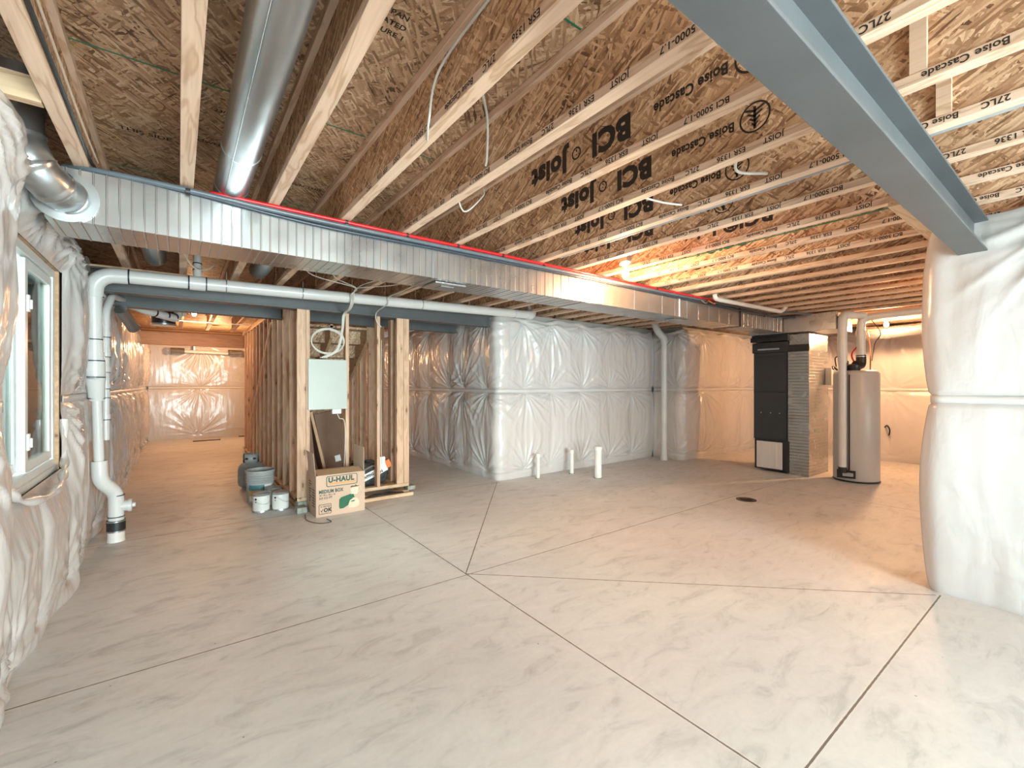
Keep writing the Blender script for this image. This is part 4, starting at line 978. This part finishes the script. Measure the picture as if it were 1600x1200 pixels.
def quad(x0, x1, z0, z1, lift, nm, mat, rad=0):
    y = fy-lift
    if rad:
        pts = []
        for cx, cz, a0 in ((x1-rad, z1-rad, 0), (x0+rad, z1-rad, PI/2), (x0+rad, z0+rad, PI), (x1-rad, z0+rad, 1.5*PI)):
            for k in range(6): a = a0+PI/2*k/5; pts.append((cx+rad*math.cos(a), y, cz+rad*math.sin(a)))
        return MB().add(pts, [tuple(range(len(pts)))[::-1]]).build(nm, mat, bx)
    return MB().add([(x0, y, z0), (x1, y, z0), (x1, y, z1), (x0, y, z1)], [(3, 2, 1, 0)]).build(nm, mat, bx)
W_ = BX1-BX0
ux = lambda f: BX0+f*W_; uz = lambda f: f*BH
quad(ux(.20), ux(.84), uz(.705), uz(.97), .0006, 'printed_frame', M['inkgreen'], .02)
quad(ux(.215), ux(.825), uz(.722), uz(.955), .0012, 'printed_frame', M['card'], .016)
quad(ux(.24), ux(.80), uz(.76), uz(.795), .0018, 'printed_bar', M['orange'])
text('box_lettering', 'U-HAUL', .072, (ux(.24), fy, uz(.815)), FXa, FZa, M['inkgreen'], bx, .0040, sx=.95, lift=.002)
text('box_lettering', 'MEDIUM BOX', .049, (ux(.055), fy, uz(.565)), FXa, FZa, M['inkgreen'], bx, .0024, sx=.76, lift=.001)
text('box_lettering', '18 1/8 x 18 x 16', .023, (ux(.06), fy, uz(.50)), FXa, FZa, M['ink'], bx, .0006, lift=.001)
text('box_lettering', '3.0 CU FT', .029, (ux(.06), fy, uz(.425)), FXa, FZa, M['ink'], bx, .001, lift=.001)
quad(ux(.055), ux(.30), uz(.06), uz(.30), .0006, 'printed_frame', M['ink'], .008)
quad(ux(.065), ux(.29), uz(.072), uz(.288), .0012, 'printed_frame', M['card'], .006)
text('box_lettering', 'E-TESTED', .022, (ux(.09), fy, uz(.225)), FXa, FZa, M['ink'], bx, .0005, lift=.0016)
text('box_lettering', 'OK', .05, (ux(.15), fy, uz(.115)), FXa, FZa, M['ink'], bx, .003, lift=.0016)
text('box_lettering', 'BOX MADE', .015, (ux(.10), fy, uz(.08)), FXa, FZa, M['ink'], bx, 0, lift=.0016)
def poly(pts, lift, nm, mat):
    return MB().add([(ux(a), fy-lift, uz(b)) for a, b in pts], [tuple(range(len(pts)))[::-1]]).build(nm, mat, bx)
poly([(.088, .15), (.11, .11), (.145, .19), (.135, .195), (.11, .14), (.095, .165)], .0016, 'printed_check', M['ink'])
poly([(.47, .13), (.455, .20), (.46, .36), (.50, .41), (.68, .46), (.76, .45), (.78, .36), (.72, .32), (.66, .20), (.55, .13)], .0008, 'printed_toaster', M['inkgreen2'])
poly([(.66, .12), (.65, .20), (.68, .30), (.76, .36), (.84, .34), (.88, .25), (.87, .15), (.80, .11)], .0014, 'printed_pot', M['cream'])
poly([(.69, .265), (.72, .29), (.79, .30), (.77, .26)], .002, 'printed_pot', M['inkgreen2'])
poly([(.705, .44), (.685, .66), (.72, .69), (.78, .68), (.80, .71), (.83, .68), (.87, .67), (.84, .44)], .0008, 'printed_blender', M['cream'])
poly([(.69, .65), (.72, .67), (.78, .66), (.80, .69), (.83, .66), (.87, .655), (.87, .63), (.69, .62)], .0014, 'printed_blender', M['card_dark'])
poly([(.72, .46), (.735, .62), (.745, .62), (.74, .46)], .0014, 'printed_blender', M['white'])
mb = MB().tube([(ux(.86), fy-.0008, uz(.63)), (ux(.905), fy-.0008, uz(.62)), (ux(.91), fy-.0008, uz(.53)), (ux(.85), fy-.0008, uz(.49))], .003, 6); mb.build('printed_blender', M['cream'], bx)
# side print (faces -X)
for k in range(9):
    z = .33-.026*k; h_ = .012
    MB().add([(BX0-.0008, BY1-.08, z), (BX0-.0008, BY1-.08-.09*(1+.4*math.sin(k*2.3)), z), (BX0-.0008, BY1-.08-.09*(1+.4*math.sin(k*2.3)), z+h_), (BX0-.0008, BY1-.08, z+h_)], [(0, 1, 2, 3)]).build('side_print', M['inkgreen'], bx)
for k in range(7):
    z = .26-.028*k
    MB().add([(BX0-.0008, BY0+.16, z), (BX0-.0008, BY0+.05, z), (BX0-.0008, BY0+.05, z+.012), (BX0-.0008, BY0+.16, z+.012)], [(0, 1, 2, 3)]).build('side_print', M['inkgreen'], bx)

# paint cans
def paint_can(x, y, h, r, label, rz=0):
    t = thing('paint_can', (x, y, 0), label, 'paint can', 'paint cans beside the stud wall')
    MB().lathe([(r, 0), (r, .004), (r-.002, .008), (r-.002, h-.01), (r+.001, h-.006), (r+.001, h), (r-.008, h), (r-.010, h-.006), (0, h-.006)], (x, y, .001), 30).build('can_body', M['can'], t)
    MB().lathe([(r-.001, .018), (r-.0008, h-.022)], (x, y, .001), 30, caps=False).build('label_wrap', M['canlabel'], t, label='white paper label')
    MB().lathe([(r-.018, h-.0055), (r-.014, h-.001), (r-.022, h+.001), (0, h-.001)], (x, y, .001), 30).build('lid', M['can'], t)
    hp = [(x+(r+.004)*math.cos(a+rz), y+(r+.004)*math.sin(a+rz), h*.80-.07*math.sin((a)/PI*PI)) for a in [PI*k/14 for k in range(15)]]
    hp = [(px_ , py_, z_) for px_, py_, z_ in hp]
    MB().tube(hp, .0016, 6).build('wire_handle', M['galv_round'], t)
    f = Vector((-x, -y, 0)).normalized(); s_ = Vector((f.y, -f.x, 0))*-1
    p = Vector((x, y, 0)) + f*(r+.0005)
    return t
t = paint_can(.715, 5.46, .195, .083, 'paint can with white label, left of the front pair', PI*1.1)
t = paint_can(.895, 5.42, .195, .083, 'paint can with white label, right of the front pair', PI*1.3)
t = paint_can(.86, 5.66, .20, .083, 'paint can half hidden behind the front pair')
for x, y in ((.715, 5.46), (.895, 5.42)):
    f = Vector((-x, -y, 0)).normalized(); s_ = Vector((-f.y, f.x, 0)); par = [o for o in S.objects if o.name.startswith('paint_can') and abs(o.location.x-x) < .01][0]
    p = Vector((x, y, 0)) + (f*.8 + s_*-.6).normalized()*.0835
    for k, zz in enumerate((.145, .115)):
        mb = MB(); n = (f*.8 + s_*-.6).normalized(); tt = Vector((-n.y, n.x, 0)); c = Vector((x, y, zz)) + n*.0845; q = .014 if k == 0 else .008
        mb.add([c+tt*q, c+Vector((0, 0, q)), c-tt*q, c-Vector((0, 0, q))], [(0, 1, 2, 3)]).build('printed_diamond', M['ink'], par)
# bucket
bk = thing('plastic_bucket', (.765, 5.93, 0), 'grey ribbed plastic bucket with coloured label behind the paint cans', 'bucket')
r0, r1, h = .130, .150, .37
prof = [(r0, 0), (r0+.012, .22)] + [(r0+.012+.009*(k % 2), .23+.012*k) for k in range(10)] + [(r1, .35), (r1+.006, .355), (r1+.006, .37), (r1-.002, .37), (r1-.004, .34), (r0-.004, .01), (0, .01)]
MB().lathe(prof, (.765, 5.93, .001), 36).build('bucket_body', M['bucket'], bk)
def band(cx, cy, ra, rb, z0, z1, a0, a1, nm, mat, par):
    n = 14; vs = []
    for k in range(n+1):
        a = a0+(a1-a0)*k/n; vs += [(cx+ra*math.cos(a), cy+ra*math.sin(a), z0), (cx+rb*math.cos(a), cy+rb*math.sin(a), z1)]
    return MB().add(vs, [(2*k, 2*k+2, 2*k+3, 2*k+1) for k in range(n)], True).build(nm, mat, par)
af = math.atan2(-5.93, -.765)
band(.765, 5.93, r0+.0105, r0+.0125, .155, .215, af-.9, af+.3, 'label_print', M['teal'], bk)
band(.765, 5.93, r0+.0075, r0+.0105, .09, .155, af-.9, af+.3, 'label_print', M['yellow'], bk)
band(.765, 5.93, r0+.005, r0+.0075, .03, .09, af-.9, af+.3, 'label_print', M['canlabel'], bk)
band(.765, 5.93, r0+.006, r0+.0125, .05, .215, af+.32, af+.95, 'label_print', M['canlabel'], bk)
hp = [(.765+.160*math.cos(af+a), 5.93+.160*math.sin(af+a), .31-.17*math.cos(a*.62)**2+.0) for a in [-1.5+3.0*k/16 for k in range(17)]]
MB().tube(hp, .0025, 6).build('wire_handle', M['galv_round'], bk)
# propane tank
tk_ = thing('propane_tank', (.77, 6.75, 0), 'grey propane tank with collar behind the bucket', 'propane tank')
MB().lathe([(.10, .02), (.145, .05), (.155, .09), (.155, .25), (.145, .30), (.11, .335), (.05, .35), (0, .352)], (.77, 6.75, .0), 36).build('tank_body', M['tank'], tk_)
MB().lathe([(.105, .0), (.11, .0), (.11, .035), (.105, .035)], (.77, 6.75, .0), 30).build('foot_ring', M['tank'], tk_)
MB().lathe([(.156, .165), (.158, .167), (.158, .175), (.156, .177)], (.77, 6.75, .0), 30, caps=False).build('weld_seam', M['tank'], tk_)
af = math.atan2(-6.75, -.77)
for a0, a1 in ((af-.95, af+.75), (af+1.3, af+2.6), (af+3.0, af+4.6)):
    o = band(.77, 6.75, .098, .098, .33, .455, a0, a1, 'collar', M['tank'], tk_); md = o.modifiers.new('t', 'SOLIDIFY'); md.thickness = .004
for da in (-.55, .35):
    a = af+da; c = Vector((.77+.1*math.cos(a), 6.75+.1*math.sin(a), .40)); n = Vector((math.cos(a), math.sin(a), 0)); tt = Vector((-n.y, n.x, 0)); c += n*.004
    MB().add([c+tt*.022*math.cos(q)+Vector((0, 0, .014*math.sin(q))) for q in [2*PI*k/14 for k in range(14)]], [tuple(range(14))]).build('hand_hole', M['ink'], tk_)
MB().lathe([(.02, .34), (.02, .39), (.03, .40), (.03, .42), (0, .42)], (.77, 6.75, 0), 14).build('valve', M['copper'], tk_)

# stacked brown cardboard in the closet
def slab(x, y, w_, h_, t_, lean, label, mat, yaw=0, roll=0):
    o = MB().box(-w_/2, w_/2, -t_/2, t_/2, 0, h_).build('cardboard_sheet', mat, None, .001)
    for v in o.data.vertices: v.co += Vector((0, 0, 0))
    o.location = (x, y, .02); o.rotation_euler = (lean, roll, yaw)
    tag(o, label, 'cardboard sheet'); return o
slab(1.26, 5.72, .05, 1.02, .34, 0, 'narrow brown cardboard sheet on edge, leftmost behind the studs', M['card_dark'], 0, -.10).location.x = 1.30
slab(1.36, 5.68, .03, 1.05, .30, 0, 'pale edged board leaning left under the electrical panel', M['card_in'], 0, -.22).location.x = 1.46
slab(1.46, 5.75, .018, 1.05, .30, 0, 'thin dark board leaning beside the pale edged one', M['card_dark'], 0, -.24).location.x = 1.50
o = slab(1.60, 5.95, .30, 1.02, .03, 0, 'wide brown cardboard sheet with a white sticker leaning under the panel', M['card_dark'], .05, -.20); o.location.x = 1.70
MB().box(1.72-.0, 1.79, 5.92, 5.93, .30, .38).build('sticker', M['paper'], None)
st_ = [x for x in S.objects if x.name.startswith('sticker')][0]; wm = st_.location.copy(); st_.parent = o; bpy.context.view_layer.update(); st_.matrix_parent_inverse = Matrix(); st_.location = (.02, -.021, .36)
# bags behind the right studs
bgt = thing('tool_bag', (1.95, 5.55, 0), 'crumpled dark grey bag on the floor behind the studs', 'bag')
def lump(cx, cy, cz, rx, ry, rz_, seed, nm, mat, par):
    bm = bmesh.new(); bmesh.ops.create_icosphere(bm, subdivisions=4, radius=1)
    from mathutils import noise as mn
    for v in bm.verts:
        n_ = 1+.22*mn.noise(v.co*2.3+Vector((seed, 0, 0)))+.10*mn.noise(v.co*6+Vector((0, seed, 0)))
        v.co = Vector((v.co.x*rx*n_, v.co.y*ry*n_, max(v.co.z*n_, -.9)*rz_))
    mb = MB(); mb.add([(v.co.x+cx, v.co.y+cy, v.co.z+cz) for v in bm.verts], [tuple(q.index for q in f.verts) for f in bm.faces], True); bm.free()
    return mb.build(nm, mat, par)
lump(1.95, 5.66, .22, .24, .15, .17, 3, 'bag_body', M['greybag'], bgt)
lump(1.84, 5.64, .34, .13, .08, .06, 5, 'bag_flap', M['rubber'], bgt)
def tilted_carton(cx, cz, y, w_, h_, ang, body, strip, label, sx_=1):
    t = thing('printed_carton', (cx, y, cz-h_), label, 'carton')
    ca, sa = math.cos(ang), math.sin(ang); X_ = Vector((ca, 0, sa)); Z_ = Vector((-sa, 0, ca)); c = Vector((cx, y, cz))
    vs = [c + X_*a*w_/2 + Z_*b*h_/2 + Vector((0, q, 0)) for q in (0, .07) for a, b in ((-1, -1), (1, -1), (1, 1), (-1, 1))]
    MB().add(vs, [(3, 2, 1, 0), (4, 5, 6, 7), (0, 1, 5, 4), (1, 2, 6, 5), (2, 3, 7, 6), (3, 0, 4, 7)]).build('carton_body', body, t, .003)
    return t, c, X_, Z_
t, c, X_, Z_ = tilted_carton(1.80, .245, 5.40, .32, .13, .36, M['paper'], None, 'dark and white printed carton tilted behind the studs beside the box')
text('carton_lettering', 'WRAPPING', .046, c - X_*.055 - Z_*.035, X_, Z_, M['ink'], t, .0022, sx=.72, lift=.001)
vs = [c + X_*a*.158 + Z_*b for a, b in ((-1, .02), (1, .02), (1, .064), (-1, .064))]
MB().add([v + Vector((0, -.001, 0)) for v in vs], [(3, 2, 1, 0)]).build('carton_stripe', M['ink'], t)
t, c, X_, Z_ = tilted_carton(2.02, .33, 5.385, .13, .12, .40, M['paper'], None, 'white carton with black letters and orange end behind the right studs')
text('carton_lettering', 'EN', .05, c - X_*.07 - Z_*.05, X_, Z_, M['ink'], t, .002, lift=.001)
vs = [c + X_*a + Z_*b + Vector((0, q, 0)) for q in (-.004, .072) for a, b in ((.06, -.04), (.125, -.04), (.125, .06), (.06, .06))]
MB().add(vs, [(3, 2, 1, 0), (4, 5, 6, 7), (0, 1, 5, 4), (1, 2, 6, 5), (2, 3, 7, 6), (3, 0, 4, 7)]).build('orange_end', M['orange_pl'], t, .006, label='orange end')
o = MB().box(1.99, 2.055, 5.368, 5.374, .36, .47).build('paper_tag', M['paper']); tag(o, 'upright white paper tag in front of the orange ended carton', 'tag')
o = MB().box(1.64, 2.32, 5.12, 5.16, .001, .039).build('loose_lumber', M['plate'], None, .002); tag(o, 'loose piece of lumber on the floor in front of the stud wall', 'lumber')
o = lump(2.0, 5.22, .03, .22, .035, .03, 8, 'plastic_scrap', M['rubber'], None); tag(o, 'black plastic scrap lying in the gap under the stud wall', 'plastic scrap')
o = MB().box(1.00, 1.10, 5.10, 5.22, 0, .06).build('wood_block', M['old_block'], None, .004); tag(o, 'weathered grey block on the floor left of the cardboard box', 'wood block')
# debris at far wall and cables behind the stair wall
for (x, y, l, a, lab) in ((.55, 13.0, .55, .06, 'thin dark stick on the floor near the far corridor wall'), (1.5, 13.5, .5, .02, 'second dark stick lying against the far corridor wall')):
    o = MB().box(-l/2, l/2, -.02, .02, 0, .02).build('floor_stick', M['debris']); o.location = (x, y, .0); o.rotation_euler = (0, 0, a); tag(o, lab, 'stick')
cable('floor_cable', [(2.45, 6.0, .30), (2.6, 6.3, .16), (2.75, 6.6, .05), (2.9, 6.9, .01), (3.1, 7.0, .01)], .005, M['cable'], 'white cable trailing to the floor right of the stud wall')
cable('cable_loop', [(10.05, 2.35, .60), (9.96, 2.30, .64), (9.94, 2.26, .58), (9.98, 2.27, .50), (10.06, 2.3, .46)], .012, M['blackmet'], 'small dark cable loop on the wall right of the water heater')
